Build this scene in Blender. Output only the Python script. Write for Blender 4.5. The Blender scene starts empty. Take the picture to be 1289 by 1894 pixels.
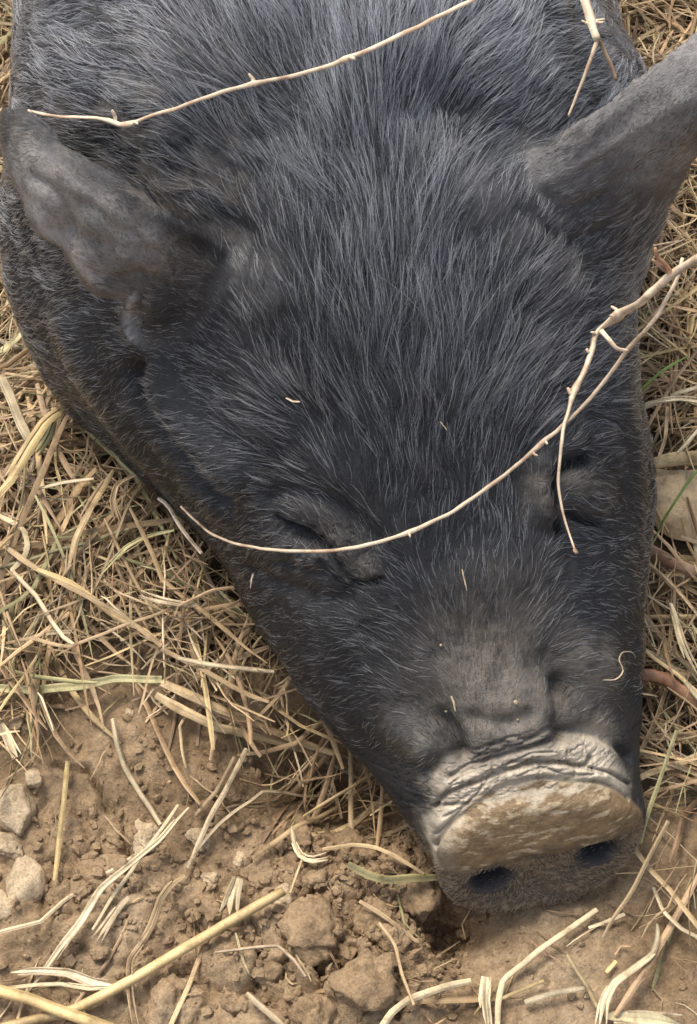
import bpy, bmesh, math
import numpy as np
from mathutils import Vector
from mathutils.bvhtree import BVHTree

R = np.random.default_rng(7)
scene = bpy.context.scene
col = scene.collection
rad = math.radians

# ------------------------------------------------------------------ camera
PW, PH, FPX = 1289.0, 1894.0, 3200.0
PITCH = rad(60)
CAM = np.array([0.0, 0.0, 0.86])
cam_d = bpy.data.cameras.new("camera")
cam_d.sensor_fit = 'VERTICAL'
cam_d.sensor_height = 24.0
cam_d.lens = 24.0 * FPX / PH
cam_d.clip_start = 0.01
cam_d.clip_end = 500
cam = bpy.data.objects.new("camera", cam_d)
cam.location = CAM
cam.rotation_euler = (math.pi / 2 - PITCH, 0, 0)
col.objects.link(cam)
scene.camera = cam

# ------------------------------------------------------------------ sky, sun, exposure
SUN_EL, SUN_AZ = rad(62), rad(-35)      # azimuth from +y towards +x
world = bpy.data.worlds.new("World")
scene.world = world
world.use_nodes = True
wn = world.node_tree
sky = wn.nodes.new("ShaderNodeTexSky")
sky.sky_type = 'NISHITA'
sky.sun_disc = False
sky.sun_elevation = SUN_EL
sky.sun_rotation = SUN_AZ
sky.air_density = 1.0
sky.dust_density = 3.0
bg = wn.nodes["Background"]
hsv = wn.nodes.new("ShaderNodeHueSaturation")      # thin even cloud takes most of the blue out
hsv.inputs["Saturation"].default_value = 0.6
wn.links.new(sky.outputs[0], hsv.inputs["Color"])
wn.links.new(hsv.outputs[0], bg.inputs[0])
bg.inputs[1].default_value = 0.115
sun_d = bpy.data.lights.new("sun", 'SUN')
sun_d.energy = 1.5
sun_d.angle = rad(22)
sun_d.color = (1.0, 0.95, 0.87)
sun = bpy.data.objects.new("sun", sun_d)
sd = Vector((math.sin(SUN_AZ) * math.cos(SUN_EL), math.cos(SUN_AZ) * math.cos(SUN_EL), math.sin(SUN_EL)))
sun.rotation_euler = sd.to_track_quat('Z', 'Y').to_euler()
sun.location = (0, 0, 3)
col.objects.link(sun)
vs = scene.view_settings
vs.view_transform = 'Standard'
vs.look = 'None'
vs.gamma = 1
vs.use_curve_mapping = False
vs.exposure = 1.22
scene.cycles_curves.shape = 'RIBBONS'

# ------------------------------------------------------------------ helpers
FW = np.array([0, math.cos(PITCH), -math.sin(PITCH)])
UP = np.array([0, math.sin(PITCH), math.cos(PITCH)])
RT = np.array([1.0, 0, 0])


def ray(px, py):
    d = FW * FPX + RT * (px - PW / 2) - UP * (py - PH / 2)
    return d / np.linalg.norm(d)


def at(px, py, z):
    """point at height z that lies on the line of sight through a photo pixel"""
    d = ray(px, py)
    return CAM + d * ((z - CAM[2]) / d[2])


def px_of(p):
    v = np.asarray(p) - CAM
    w = v @ FW
    return PW / 2 + FPX * (v @ RT) / w, PH / 2 - FPX * (v @ UP) / w


def _hash(ix, iy, iz, seed):
    h = (ix.astype(np.uint32) * np.uint32(374761393) + iy.astype(np.uint32) * np.uint32(668265263)
         + iz.astype(np.uint32) * np.uint32(2147483647) + np.uint32(seed * 974711 + 13))
    h = (h ^ (h >> np.uint32(13))) * np.uint32(1274126177)
    h = (h ^ (h >> np.uint32(16))) * np.uint32(2246822519)
    h = h ^ (h >> np.uint32(15))
    return h.astype(np.float64) / 4294967295.0


def noise(p, freq, seed=0):
    """value noise in -1..1, p is (n,3)"""
    q = np.asarray(p) * freq + 1000.0
    i = np.floor(q).astype(np.int64)
    f = q - i
    f = f * f * (3 - 2 * f)
    out = 0
    for dx in (0, 1):
        for dy in (0, 1):
            for dz in (0, 1):
                w = (f[:, 0] if dx else 1 - f[:, 0]) * (f[:, 1] if dy else 1 - f[:, 1]) * (f[:, 2] if dz else 1 - f[:, 2])
                out = out + w * _hash(i[:, 0] + dx, i[:, 1] + dy, i[:, 2] + dz, seed)
    return out * 2 - 1


ROT = np.array([[.36, .48, -.8], [-.8, .6, 0.0], [.48, .64, .6]])


def fbm(p, freq, octv=4, seed=0, gain=0.5):
    a, s = 1.0, 0
    p = np.asarray(p)
    for k in range(octv):
        p = p @ ROT
        s = s + a * noise(p, freq * 2.03 ** k, seed + k * 7)
        a *= gain
    return s


def voronoi2(xy, freq, seed=0, jit=0.85):
    """distance to nearest and second nearest cell point (in cells) and a random value per cell"""
    q = xy * freq + 500.0
    i = np.floor(q).astype(np.int64)
    d1 = np.full(len(q), 9.0)
    d2 = np.full(len(q), 9.0)
    val = np.zeros(len(q))
    z0 = np.zeros(len(q), dtype=np.int64)
    for dx in (-1, 0, 1):
        for dy in (-1, 0, 1):
            cx, cy = i[:, 0] + dx, i[:, 1] + dy
            hx = _hash(cx, cy, z0, seed)
            hy = _hash(cx, cy, z0 + 1, seed)
            px_ = cx + 0.5 + jit * (hx - 0.5)
            py_ = cy + 0.5 + jit * (hy - 0.5)
            d = np.hypot(q[:, 0] - px_, q[:, 1] - py_)
            v = _hash(cx, cy, z0 + 2, seed)
            nr = d < d1
            d2 = np.where(nr, d1, np.minimum(d2, d))
            val = np.where(nr, v, val)
            d1 = np.where(nr, d, d1)
    return d1, d2, val


def sstep(a, b, x):
    t = np.clip((x - a) / (b - a), 0, 1)
    return t * t * (3 - 2 * t)


def catmull(pts, n):
    """n points along a smooth line through pts, evenly spaced by length"""
    pts = np.asarray(pts, float)
    if len(pts) == 2:
        pts = np.array([pts[0], pts.mean(0), pts[1]])
    p = np.vstack([2 * pts[0] - pts[1], pts, 2 * pts[-1] - pts[-2]])
    out = []
    for k in range(1, len(p) - 2):
        t = np.linspace(0, 1, 12, endpoint=False)[:, None]
        a, b, c, d = p[k - 1], p[k], p[k + 1], p[k + 2]
        out.append(0.5 * ((2 * b) + (c - a) * t + (2 * a - 5 * b + 4 * c - d) * t ** 2 + (3 * b - a - 3 * c + d) * t ** 3))
    out = np.vstack(out + [pts[-1:]])
    s = np.concatenate([[0], np.cumsum(np.linalg.norm(np.diff(out, axis=0), axis=1))])
    u = np.linspace(0, s[-1], n)
    return np.stack([np.interp(u, s, out[:, k]) for k in range(out.shape[1])], 1)


def tag(o, label=None, cat=None, group=None, kind=None):
    for k, v in (("label", label), ("category", cat), ("group", group), ("kind", kind)):
        if v:
            o[k] = v
    return o


def mesh_obj(name, verts, faces, mat, parent=None, smooth=None, cols=None, colname="tint"):
    if smooth is None:
        smooth = mat is not M_straw
    me = bpy.data.meshes.new(name)
    verts = np.asarray(verts, dtype=np.float32)
    me.from_pydata(verts.tolist() if len(verts) < 200 else verts, [], faces)
    if smooth:
        me.polygons.foreach_set("use_smooth", np.ones(len(me.polygons), dtype=bool))
    if cols is not None:
        a = me.color_attributes.new(colname, 'FLOAT_COLOR', 'POINT')
        c = np.ones((len(verts), 4), dtype=np.float32)
        c[:, :3] = cols
        a.data.foreach_set("color", c.ravel())
    me.update()
    if mat:
        me.materials.append(mat)
    o = bpy.data.objects.new(name, me)
    col.objects.link(o)
    o.parent = parent
    return o


# ------------------------------------------------------------------ materials
def new_mat(name):
    m = bpy.data.materials.new(name)
    m.use_nodes = True
    nt = m.node_tree
    return m, nt, nt.nodes["Principled BSDF"]


def nd(nt, typ, **kw):
    n = nt.nodes.new(typ)
    for k, v in kw.items():
        setattr(n, k, v)
    return n


def tex_noise(nt, scale, detail=6, rough=0.6, coord=None):
    n = nd(nt, "ShaderNodeTexNoise")
    n.inputs["Scale"].default_value = scale
    n.inputs["Detail"].default_value = detail
    n.inputs["Roughness"].default_value = rough
    if coord:
        nt.links.new(coord, n.inputs["Vector"])
    return n


def ramp(nt, fac, stops):
    r = nd(nt, "ShaderNodeValToRGB")
    el = r.color_ramp.elements
    el[0].position, el[0].color = stops[0][0], (*stops[0][1], 1)
    el[1].position, el[1].color = stops[-1][0], (*stops[-1][1], 1)
    for p, c in stops[1:-1]:
        e = el.new(p)
        e.color = (*c, 1)
    nt.links.new(fac, r.inputs[0])
    return r


def mixc(nt, a, b, fac, mode='MIX'):
    m = nd(nt, "ShaderNodeMix", data_type='RGBA', blend_type=mode)
    for sock, v in ((m.inputs[0], fac), (m.inputs[6], a), (m.inputs[7], b)):
        if isinstance(v, (int, float)):
            sock.default_value = v
        elif isinstance(v, tuple):
            sock.default_value = (*v, 1)
        else:
            nt.links.new(v, sock)
    return m.outputs[2]


def bump(nt, h, strength, dist, normal=None):
    b = nd(nt, "ShaderNodeBump")
    b.inputs["Strength"].default_value = strength
    b.inputs["Distance"].default_value = dist
    nt.links.new(h, b.inputs["Height"])
    if normal:
        nt.links.new(normal, b.inputs["Normal"])
    return b.outputs[0]


def soil_mat(name, dark, mid, light, pale=0.0):
    m, nt, bs = new_mat(name)
    tc = nd(nt, "ShaderNodeNewGeometry").outputs["Position"]
    n1 = tex_noise(nt, 14, 8, 0.62, tc)
    n2 = tex_noise(nt, 130, 6, 0.7, tc)
    n3 = tex_noise(nt, 620, 4, 0.7, tc)
    c1 = ramp(nt, n1.outputs[0], [(0.3, dark), (0.5, mid), (0.72, light)])
    c2 = ramp(nt, n2.outputs[0], [(0.3, (0.55, 0.52, 0.48)), (0.52, (1, 1, 1)), (0.75, (1.3, 1.3, 1.28))])
    c = mixc(nt, c1.outputs[0], c2.outputs[0], 0.85, 'MULTIPLY')
    c3 = ramp(nt, n3.outputs[0], [(0.35, (0.62, 0.6, 0.56)), (0.6, (1.1, 1.1, 1.1))])
    c = mixc(nt, c, c3.outputs[0], 0.6, 'MULTIPLY')
    # pale grains
    v = nd(nt, "ShaderNodeTexVoronoi")
    v.inputs["Scale"].default_value = 240
    nt.links.new(tc, v.inputs["Vector"])
    vr = ramp(nt, v.outputs["Color"], [(0.86, (0, 0, 0)), (0.9, (1, 1, 1))])
    vd = ramp(nt, v.outputs["Distance"], [(0.12, (1, 1, 1)), (0.3, (0, 0, 0))])
    g = mixc(nt, vr.outputs[0], vd.outputs[0], 1.0, 'MULTIPLY')
    c = mixc(nt, c, (0.52, 0.38, 0.22), g)
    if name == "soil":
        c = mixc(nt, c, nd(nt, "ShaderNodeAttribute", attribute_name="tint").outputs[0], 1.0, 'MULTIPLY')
    nt.links.new(c, bs.inputs["Base Color"])
    bs.inputs["Roughness"].default_value = 0.95
    bs.inputs["Specular IOR Level"].default_value = 0.15
    b = bump(nt, n2.outputs[0], 0.8, 0.004)
    b = bump(nt, n3.outputs[0], 0.7, 0.0012, b)
    nt.links.new(b, bs.inputs["Normal"])
    return m


M_soil = soil_mat("soil", (0.19, 0.125, 0.068), (0.335, 0.232, 0.135), (0.46, 0.342, 0.215))
M_clod = soil_mat("soil_clod", (0.215, 0.14, 0.078), (0.345, 0.238, 0.138), (0.46, 0.34, 0.212))
M_stone = soil_mat("pale_clod", (0.44, 0.32, 0.19), (0.56, 0.425, 0.27), (0.64, 0.50, 0.335))


def straw_mat(name):
    m, nt, bs = new_mat(name)
    at_ = nd(nt, "ShaderNodeAttribute", attribute_name="tint")
    tc = nd(nt, "ShaderNodeNewGeometry").outputs["Position"]
    n1 = tex_noise(nt, 90, 5, 0.6, tc)
    n2 = tex_noise(nt, 900, 3, 0.6, tc)
    r1 = ramp(nt, n1.outputs[0], [(0.3, (0.38, 0.32, 0.26)), (0.47, (0.95, 0.93, 0.9)), (0.75, (1.15, 1.15, 1.15))])
    c = mixc(nt, at_.outputs[0], r1.outputs[0], 0.8, 'MULTIPLY')
    r2 = ramp(nt, n2.outputs[0], [(0.3, (0.75, 0.72, 0.68)), (0.65, (1.08, 1.08, 1.08))])
    c = mixc(nt, c, r2.outputs[0], 0.7, 'MULTIPLY')
    nt.links.new(c, bs.inputs["Base Color"])
    bs.inputs["Roughness"].default_value = 0.55
    bs.inputs["Specular IOR Level"].default_value = 0.35
    b = bump(nt, n2.outputs[0], 0.35, 0.0006)
    nt.links.new(b, bs.inputs["Normal"])
    return m


M_straw = straw_mat("dry_straw")
M_twig = straw_mat("twig_bark")

# pig skin: the tint attribute holds the coat, dust, caked mud and some painted light and shade
m, nt, bs = new_mat("pig_skin")
M_skin = m
atr = nd(nt, "ShaderNodeAttribute", attribute_name="tint")
tcp = nd(nt, "ShaderNodeNewGeometry").outputs["Position"]
n1 = tex_noise(nt, 260, 6, 0.7, tcp)
n2 = tex_noise(nt, 1500, 3, 0.7, tcp)
vv = nd(nt, "ShaderNodeTexVoronoi", feature='DISTANCE_TO_EDGE')
vv.inputs["Scale"].default_value = 520
nt.links.new(tcp, vv.inputs["Vector"])
r1 = ramp(nt, n1.outputs[0], [(0.28, (0.62, 0.61, 0.6)), (0.5, (1, 1, 1)), (0.75, (1.25, 1.24, 1.22))])
c = mixc(nt, atr.outputs[0], r1.outputs[0], 0.9, 'MULTIPLY')
nt.links.new(c, bs.inputs["Base Color"])
rr = ramp(nt, n1.outputs[0], [(0.3, (0.75,) * 3), (0.7, (0.5,) * 3)])
nt.links.new(rr.outputs[0], bs.inputs["Roughness"])
bs.inputs["Specular IOR Level"].default_value = 0.4
vr = ramp(nt, vv.outputs["Distance"], [(0.0, (0, 0, 0)), (0.18, (1, 1, 1))])
b = bump(nt, vr.outputs[0], 0.25, 0.0006)
b = bump(nt, n1.outputs[0], 0.5, 0.0012, b)
b = bump(nt, n2.outputs[0], 0.4, 0.0004, b)
nt.links.new(b, bs.inputs["Normal"])


def hair_mat(name, rough=0.38):
    m = bpy.data.materials.new(name)
    m.use_nodes = True
    nt = m.node_tree
    nt.nodes.remove(nt.nodes["Principled BSDF"])
    h = nd(nt, "ShaderNodeBsdfHairPrincipled")
    h.parametrization = 'COLOR'
    a = nd(nt, "ShaderNodeAttribute", attribute_name="tint")
    nt.links.new(a.outputs[0], h.inputs["Color"])
    h.inputs["Roughness"].default_value = rough
    h.inputs["Radial Roughness"].default_value = 0.45
    h.inputs["Coat"].default_value = 0.0
    h.inputs["IOR"].default_value = 1.55
    nt.links.new(h.outputs[0], nt.nodes["Material Output"].inputs[0])
    return m


M_fur = hair_mat("black_fur")

# ------------------------------------------------------------------ ground
def gpt(px, py):
    return at(px, py, 0.0)[:2]


MOUNDS = [  # centre pixel, radius m, height m
    ((320, 1410), 0.060, 0.020), ((430, 1480), 0.03, 0.006), ((180, 1560), 0.03, -0.008), ((560, 1760), 0.04, 0.010),
    ((680, 1840), 0.03, 0.012), ((960, 1760), 0.06, 0.006), ((540, 1405), 0.03, -0.02), ((620, 1440), 0.028, -0.03), ((700, 1490), 0.02, -0.02),
    ((835, 1722), 0.013, -0.034), ((805, 1680), 0.013, -0.022), ((900, 1700), 0.02, -0.012), ((1230, 1560), 0.04, 0.004),
    ((100, 900), 0.08, 0.016), ((250, 1130), 0.07, 0.016), ((1260, 800), 0.05, 0.008), ((640, 1800), 0.008, -0.016),
]
CRACKS = [  # pixel line, half width m, depth m
    ([(105, 1432), (140, 1440), (175, 1450), (185, 1480), (205, 1505)], 0.0012, 0.010),
    ([(575, 1790), (600, 1815), (625, 1822), (640, 1800), (650, 1775)], 0.0016, 0.014),
    ([(800, 1740), (815, 1755), (840, 1745), (850, 1725)], 0.002, 0.012),
    ([(610, 1690), (640, 1720), (665, 1745), (690, 1780)], 0.0012, 0.008),
    ([(215, 1505), (225, 1540), (240, 1590)], 0.001, 0.005),
    ([(300, 1490), (350, 1505), (400, 1500), (440, 1520)], .0009, .005), ([(540, 1690), (520, 1730), (535, 1770), (520, 1820)], .0014, .010),
    ([(690, 1760), (720, 1790), (740, 1840), (735, 1890)], .0014, .010), ([(600, 1815), (595, 1850), (610, 1890)], .0014, .010), ([(450, 1740), (480, 1780), (470, 1820)], .0011, .007),
    ([(905, 1790), (960, 1800), (1010, 1830)], 0.0008, 0.004),
    ([(580, 1660), (560, 1700), (600, 1730)], 0.0012, 0.007),
]


def ground_z(x, y):
    x = np.asarray(x, float)
    y = np.asarray(y, float)
    p = np.stack([x, y, np.zeros_like(x)], 1)
    z = 0.004 * fbm(p, 9, 3, 3) + 0.0035 * fbm(p, 34, 3, 5)
    for (c, r, h) in MOUNDS:
        g = gpt(*c)
        z = z + h * np.exp(-((x - g[0]) ** 2 + (y - g[1]) ** 2) / r ** 2)
    # crumbly lumps, strongest in front of the snout and at the lower left
    c0 = gpt(560, 1760)
    c1 = gpt(150, 1620)
    c2 = gpt(760, 1640)
    lump = np.clip(np.exp(-((x - c0[0]) ** 2 + (y - c0[1]) ** 2) / 0.055 ** 2) + 0.8 * np.exp(-((x - c1[0]) ** 2 + (y - c1[1]) ** 2) / 0.05 ** 2)
                   + 0.8 * np.exp(-((x - c2[0]) ** 2 + (y - c2[1]) ** 2) / 0.03 ** 2) + 0.12, 0, 1)
    m1 = gpt(300, 1400)
    lump = lump * (1 - 0.95 * np.exp(-((x - m1[0]) ** 2 + (y - m1[1]) ** 2) / 0.055 ** 2))
    w = 0.006 * np.stack([noise(p, 60, 41), noise(p, 60, 42)], 1)
    xy = np.stack([x, y], 1)
    d1, d2, v = voronoi2(xy + w, 38, 1)
    z = z + lump * (0.015 * v * np.sqrt(np.clip(1 - (d1 / 0.75) ** 2, 0, 1)) - 0.004 * (1 - sstep(0, 0.16, d2 - d1)))
    w2 = .0022 * np.stack([noise(p, 240, 44), noise(p, 240, 45)], 1)
    d1, d2, v = voronoi2(xy + w * 0.5 + w2, 120, 2)
    n2 = noise(p, 320, 43)
    z = z + (0.12 + 0.88 * lump) * 0.0042 * v ** 2 * np.clip(1 - (d1 / 0.7) ** 3, 0, 1) * (1 + .6 * n2)
    d1, d2, v = voronoi2(xy, 300, 3)
    z = z + (0.1 + 0.9 * lump) * 0.0022 * v ** 4 * np.clip(1 - (d1 / 0.6) ** 3, 0, 1)
    z = z + 0.0014 * fbm(p, 190, 3, 8)
    rg = np.abs(fbm(p, 42, 3, 9))
    z = z - .0035 * (.25 + .75 * lump) * np.clip(1 - rg / .09, 0, 1) ** 2
    for pl, hw, dep in CRACKS:
        q = catmull([gpt(*c) for c in pl], 40)
        lo, hi = q.min(0) - 0.02, q.max(0) + 0.02
        s = np.where((x > lo[0]) & (x < hi[0]) & (y > lo[1]) & (y < hi[1]))[0]
        if len(s):
            jx = x[s] + 0.002 * noise(p[s], 220, 51)
            jy = y[s] + 0.002 * noise(p[s], 220, 52)
            d = np.sqrt(((jx[:, None] - q[None, :, 0]) ** 2 + (jy[:, None] - q[None, :, 1]) ** 2).min(1))
            z[s] -= dep * np.exp(-(d / hw) ** 2)
    return z


def axis(lo, hi, step, n_out=26, grow=1.32):
    core = np.arange(lo, hi, step)
    o = step * np.cumsum(grow ** np.arange(1, n_out + 1))
    return np.concatenate([(core[0] - o)[::-1], core, core[-1] + o])


gx = axis(-0.30, 0.30, 0.0017, 30, 1.33)
gy = np.concatenate([axis(0.16, 0.60, 0.0017, 30, 1.33)])
X, Y = np.meshgrid(gx, gy)
xf, yf = X.ravel(), Y.ravel()
near = np.clip(1.5 - (np.hypot(xf, yf - 0.5) - 0.6) / 2.0, 0, 1)
zf = ground_z(xf, yf) * near
ni, nj = len(gx), len(gy)
idx = np.arange(ni * nj).reshape(nj, ni)
quads = np.stack([idx[:-1, :-1], idx[:-1, 1:], idx[1:, 1:], idx[1:, :-1]], -1).reshape(-1, 4)
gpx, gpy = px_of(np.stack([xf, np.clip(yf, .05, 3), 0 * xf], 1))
bed_shade = np.where(gpx < 700, sstep(1330, 1230, gpy + 40 * noise(np.stack([xf, yf, 0 * xf], 1), 30, 77)), sstep(1520, 1420, gpy))
gt = 1 - .62 * bed_shade                                     # shade between the straws, painted into the soil colour
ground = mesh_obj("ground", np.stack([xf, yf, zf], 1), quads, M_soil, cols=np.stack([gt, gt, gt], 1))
tag(ground, "bare crumbly brown soil under the pig and the straw", None, None, "structure")


def gz1(x, y):
    return float(ground_z(np.array([x]), np.array([y]))[0])


# ------------------------------------------------------------------ the pig: body surface
# stations from the snout disc back: left side, right side, crest (photo pixel and height), height of the underside
ST = [
    ((806, 1588, .040), (1194, 1515, .042), (988, 1472, .080), .004),
    ((800, 1562, .042), (1186, 1484, .044), (975, 1425, .090), .004),
    ((752, 1505, .046), (1176, 1420, .047), (955, 1340, .106), .004),
    ((655, 1385, .050), (1186, 1300, .051), (930, 1230, .120), .002),
    ((535, 1235, .055), (1192, 1150, .056), (890, 1090, .143), .000),
    ((430, 1065, .060), (1200, 965, .062), (840, 940, .166), -.004),
    ((322, 930, .068), (1190, 840, .070), (800, 790, .193), -.006),
    ((208, 806, .078), (1155, 720, .082), (760, 620, .222), -.01),
    ((84, 688, .090), (1138, 610, .095), (710, 430, .248), -.01),
    ((26, 575, .105), (1165, 500, .105), (660, 270, .272), -.01),
    ((20, 450, .125), (1205, 390, .12), (600, 110, .298), -.01),
    ((52, 270, .145), (1205, 230, .14), (545, -40, .318), -.01),
    ((82, 80, .155), (1150, 70, .150), (505, -190, .332), -.01),
]
sec = []
for L, Rr, Cc, bz in ST:
    L, Rr, Cc = at(*L), at(*Rr), at(*Cc)
    B = (L + Rr) / 2
    B = np.array([B[0], B[1], bz])
    sec.append([L, Rr, Cc, B])
d0 = at(985, 1680, .004)
sec[0][3] = d0
sec[1][3] = d0 + np.array([0, .018, 0.0])
sec[2][3] = d0 + np.array([-.004, .045, -.002])
for (cx, cy, hw, zc, zs) in ((-.032, .86, .168, .335, .16), (-.045, 1.0, .18, .33, .16), (-.06, 1.14, .195, .315, .155), (-.07, 1.26, .165, .275, .145),
                             (-.075, 1.33, .10, .22, .13), (-.078, 1.36, .03, .16, .12)):
    sec.append([np.array([cx - hw, cy, zs]), np.array([cx + hw, cy, zs]), np.array([cx, cy - .02, zc]), np.array([cx, cy, -.01 if hw > .12 else .05])])
sec = np.array(sec)                                    # (k,4,3)
NS, NA = 150, 120
flat = catmull(sec.reshape(len(sec), 12), NS).reshape(NS, 4, 3)
th = np.linspace(0, 2 * np.pi, NA, endpoint=False)
ex = 2 / 2.12
cX = np.sign(np.cos(th)) * np.abs(np.cos(th)) ** ex
sY = np.sign(np.sin(th)) * np.abs(np.sin(th)) ** ex


def ring(L, Rr, Cc, B):
    Mm = (L + Rr) / 2
    return Mm + cX[:, None] * (Rr - Mm) + np.where(sY > 0, sY, 0)[:, None] * (Cc - Mm) + np.where(sY < 0, -sY, 0)[:, None] * (B - Mm)


rings = [ring(*f) for f in flat]
r0 = rings[0]
DC = r0.mean(0)
dax = sec[0][1] - sec[0][0]
dax /= np.linalg.norm(dax)
dup_ = sec[0][2] - sec[0][3]
dup_ -= dax * (dup_ @ dax)
dup_ /= np.linalg.norm(dup_)
dn = np.cross(dax, dup_)                               # out of the disc, to the front
if dn[1] > 0:
    dn = -dn
front = []
for sc, off in ((0.985, .003), (0.95, .0052), (0.88, .0062), (0.7, .0064), (0.45, .0062), (0.2, .006)):
    front.append(DC + (r0 - DC) * sc + dn * off)
rings = front[::-1] + rings
verts = np.vstack(rings + [[DC + dn * .006], [rings[-1].mean(0)]])
faces = []
K = len(rings)
for k in range(K - 1):
    for j in range(NA):
        j2 = (j + 1) % NA
        faces.append((k * NA + j, k * NA + j2, (k + 1) * NA + j2, (k + 1) * NA + j))
for j in range(NA):
    j2 = (j + 1) % NA
    faces.append((K * NA, j2, j))
    faces.append((K * NA + 1, (K - 1) * NA + j, (K - 1) * NA + j2))


def ear(top, bot, bulge, thick, nu=44, nv=26, curl=None):
    """closed leaf shape between an upper and a lower edge line; u runs from the root to the tip"""
    T = catmull([at(*p) for p in top], nu)
    Bo = catmull([at(*p) for p in bot], nu)
    v = np.linspace(0, 1, nv)[None, :, None]
    G = T[:, None] * (1 - v) + Bo[:, None] * v
    du = np.gradient(G, axis=0)
    dv = np.gradient(G, axis=1)
    nrm = np.cross(du, dv)
    nrm /= np.linalg.norm(nrm, axis=2, keepdims=True) + 1e-12
    if nrm[..., 2].mean() < 0:
        nrm = -nrm
    G = G + nrm * (bulge[None, :] * 1.0)[..., None] * np.linspace(1, .55, nu)[:, None, None]
    edge = np.sqrt(np.clip(1 - (2 * v - 1) ** 4, 0.05, 1)) * np.sqrt(np.clip(1 - np.linspace(0, 1, nu)[:, None, None] ** 6, 0.12, 1))
    h = thick * 0.5 * edge
    A, Bq = G + nrm * h, G - nrm * h
    vs_ = np.vstack([A.reshape(-1, 3), Bq.reshape(-1, 3)])
    n = nu * nv
    fs = []
    I = lambda a, b: a * nv + b
    for a in range(nu - 1):
        for b in range(nv - 1):
            fs.append((I(a, b), I(a + 1, b), I(a + 1, b + 1), I(a, b + 1)))
            fs.append((n + I(a, b), n + I(a, b + 1), n + I(a + 1, b + 1), n + I(a + 1, b)))
    for a in range(nu - 1):
        fs.append((I(a, 0), n + I(a, 0), n + I(a + 1, 0), I(a + 1, 0)))
        fs.append((I(a, nv - 1), I(a + 1, nv - 1), n + I(a + 1, nv - 1), n + I(a, nv - 1)))
    for b in range(nv - 1):
        fs.append((I(0, b), I(0, b + 1), n + I(0, b + 1), n + I(0, b)))
        fs.append((I(nu - 1, b), n + I(nu - 1, b), n + I(nu - 1, b + 1), I(nu - 1, b + 1)))
    return vs_, fs


vv_ = np.linspace(0, 1, 26)
EARS = [
    ear([(505, 500, .195), (440, 456, .226), (352, 420, .262), (272, 362, .276), (200, 310, .280), (130, 274, .278), (84, 232, .272), (60, 206, .268), (42, 194, .266)],
        [(400, 625, .150), (310, 610, .172), (248, 612, .194), (238, 585, .204), (228, 556, .206), (186, 558, .206), (150, 526, .212), (122, 482, .220), (116, 452, .222), (76, 448, .224), (54, 410, .232), (40, 366, .238), (8, 280, .248), (18, 205, .256)],
        0.007 * np.sin(np.pi * vv_) - 0.004 * sstep(.8, 1, vv_), 0.0088),
    ear([(870, 385, .222), (935, 318, .248), (1000, 272, .262), (1080, 212, .276), (1150, 158, .290), (1220, 104, .302), (1290, 46, .312), (1350, 0, .320)],
        [(1105, 640, .120), (1150, 585, .140), (1185, 480, .165), (1215, 400, .190), (1240, 345, .212), (1275, 300, .235), (1310, 250, .262), (1345, 160, .290), (1362, 40, .316)],
        0.022 * np.sin(np.pi * vv_) ** 1.1 + .006 * sstep(.85, 1, vv_), 0.010),
]
for ev, ef in EARS:
    o = len(verts)
    verts = np.vstack([verts, ev])
    faces += [tuple(i + o for i in f) for f in ef]

tmp_me = bpy.data.meshes.new("tmp")
tmp_me.from_pydata(verts.tolist(), [], faces)
bm = bmesh.new()
bm.from_mesh(tmp_me)
bmesh.ops.recalc_face_normals(bm, faces=bm.faces)
bm.to_mesh(tmp_me)
bm.free()
tmp = bpy.data.objects.new("tmp", tmp_me)
col.objects.link(tmp)
rm = tmp.modifiers.new("r", 'REMESH')
rm.mode = 'VOXEL'
rm.voxel_size = 0.0024
dg = bpy.context.evaluated_depsgraph_get()
me = bpy.data.meshes.new_from_object(tmp.evaluated_get(dg))
bpy.data.objects.remove(tmp)
bpy.data.meshes.remove(tmp_me)


def arr(me_):
    v = np.empty(len(me_.vertices) * 3)
    me_.vertices.foreach_get("co", v)
    e = np.empty(len(me_.edges) * 2, dtype=np.int64)
    me_.edges.foreach_get("vertices", e)
    return v.reshape(-1, 3), e.reshape(-1, 2)


def laplace(v, e, it, w=None, lam=0.5):
    n = len(v)
    deg = np.bincount(e.ravel(), minlength=n).astype(float)
    for _ in range(it):
        s = np.stack([np.bincount(e[:, 0], v[e[:, 1], k], n) + np.bincount(e[:, 1], v[e[:, 0], k], n) for k in range(3)], 1)
        d = (s / deg[:, None] - v) * lam
        v = v + (d if w is None else d * w[:, None])
    return v


v, e = arr(me)
# soften everything a little, the ear roots a lot


def root_weight(v):
    w = np.zeros(len(v))
    for (c, z, r) in (((470, 520), .19, .035), ((410, 590), .175, .03), ((960, 400), .225, .045), ((1080, 520), .18, .04)):
        w = np.maximum(w, np.exp(-((v - at(*c, z)) ** 2).sum(1) / r ** 2))
    return w


wroot = root_weight(v)
v = laplace(v, e, 6)
v = laplace(v, e, 60, np.clip(wroot * 1.3, 0, 1))
me.vertices.foreach_set("co", v.ravel())
me.update()
# finer faces over the muzzle
bm = bmesh.new()
bm.from_mesh(me)
for lim in (0.405, 0.375):
    bm.verts.ensure_lookup_table()
    eyes = [Vector(at(605, 1015, .15)), Vector(at(1058, 905, .15))]
    er = .034 if lim > .4 else .026
    fs = []
    for f in bm.faces:
        c_ = f.calc_center_median()
        if c_.z > .012 and (c_.y < lim - 0.02 or (c_.y < .52 and min((c_ - q).length for q in eyes) < er)):
            fs.append(f)
    es = list({ed for f in fs for ed in f.edges})
    bmesh.ops.subdivide_edges(bm, edges=es, cuts=1, use_grid_fill=True)
bm.to_mesh(me)
bm.free()
v, e = arr(me)
v = laplace(v, e, 3)


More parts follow.
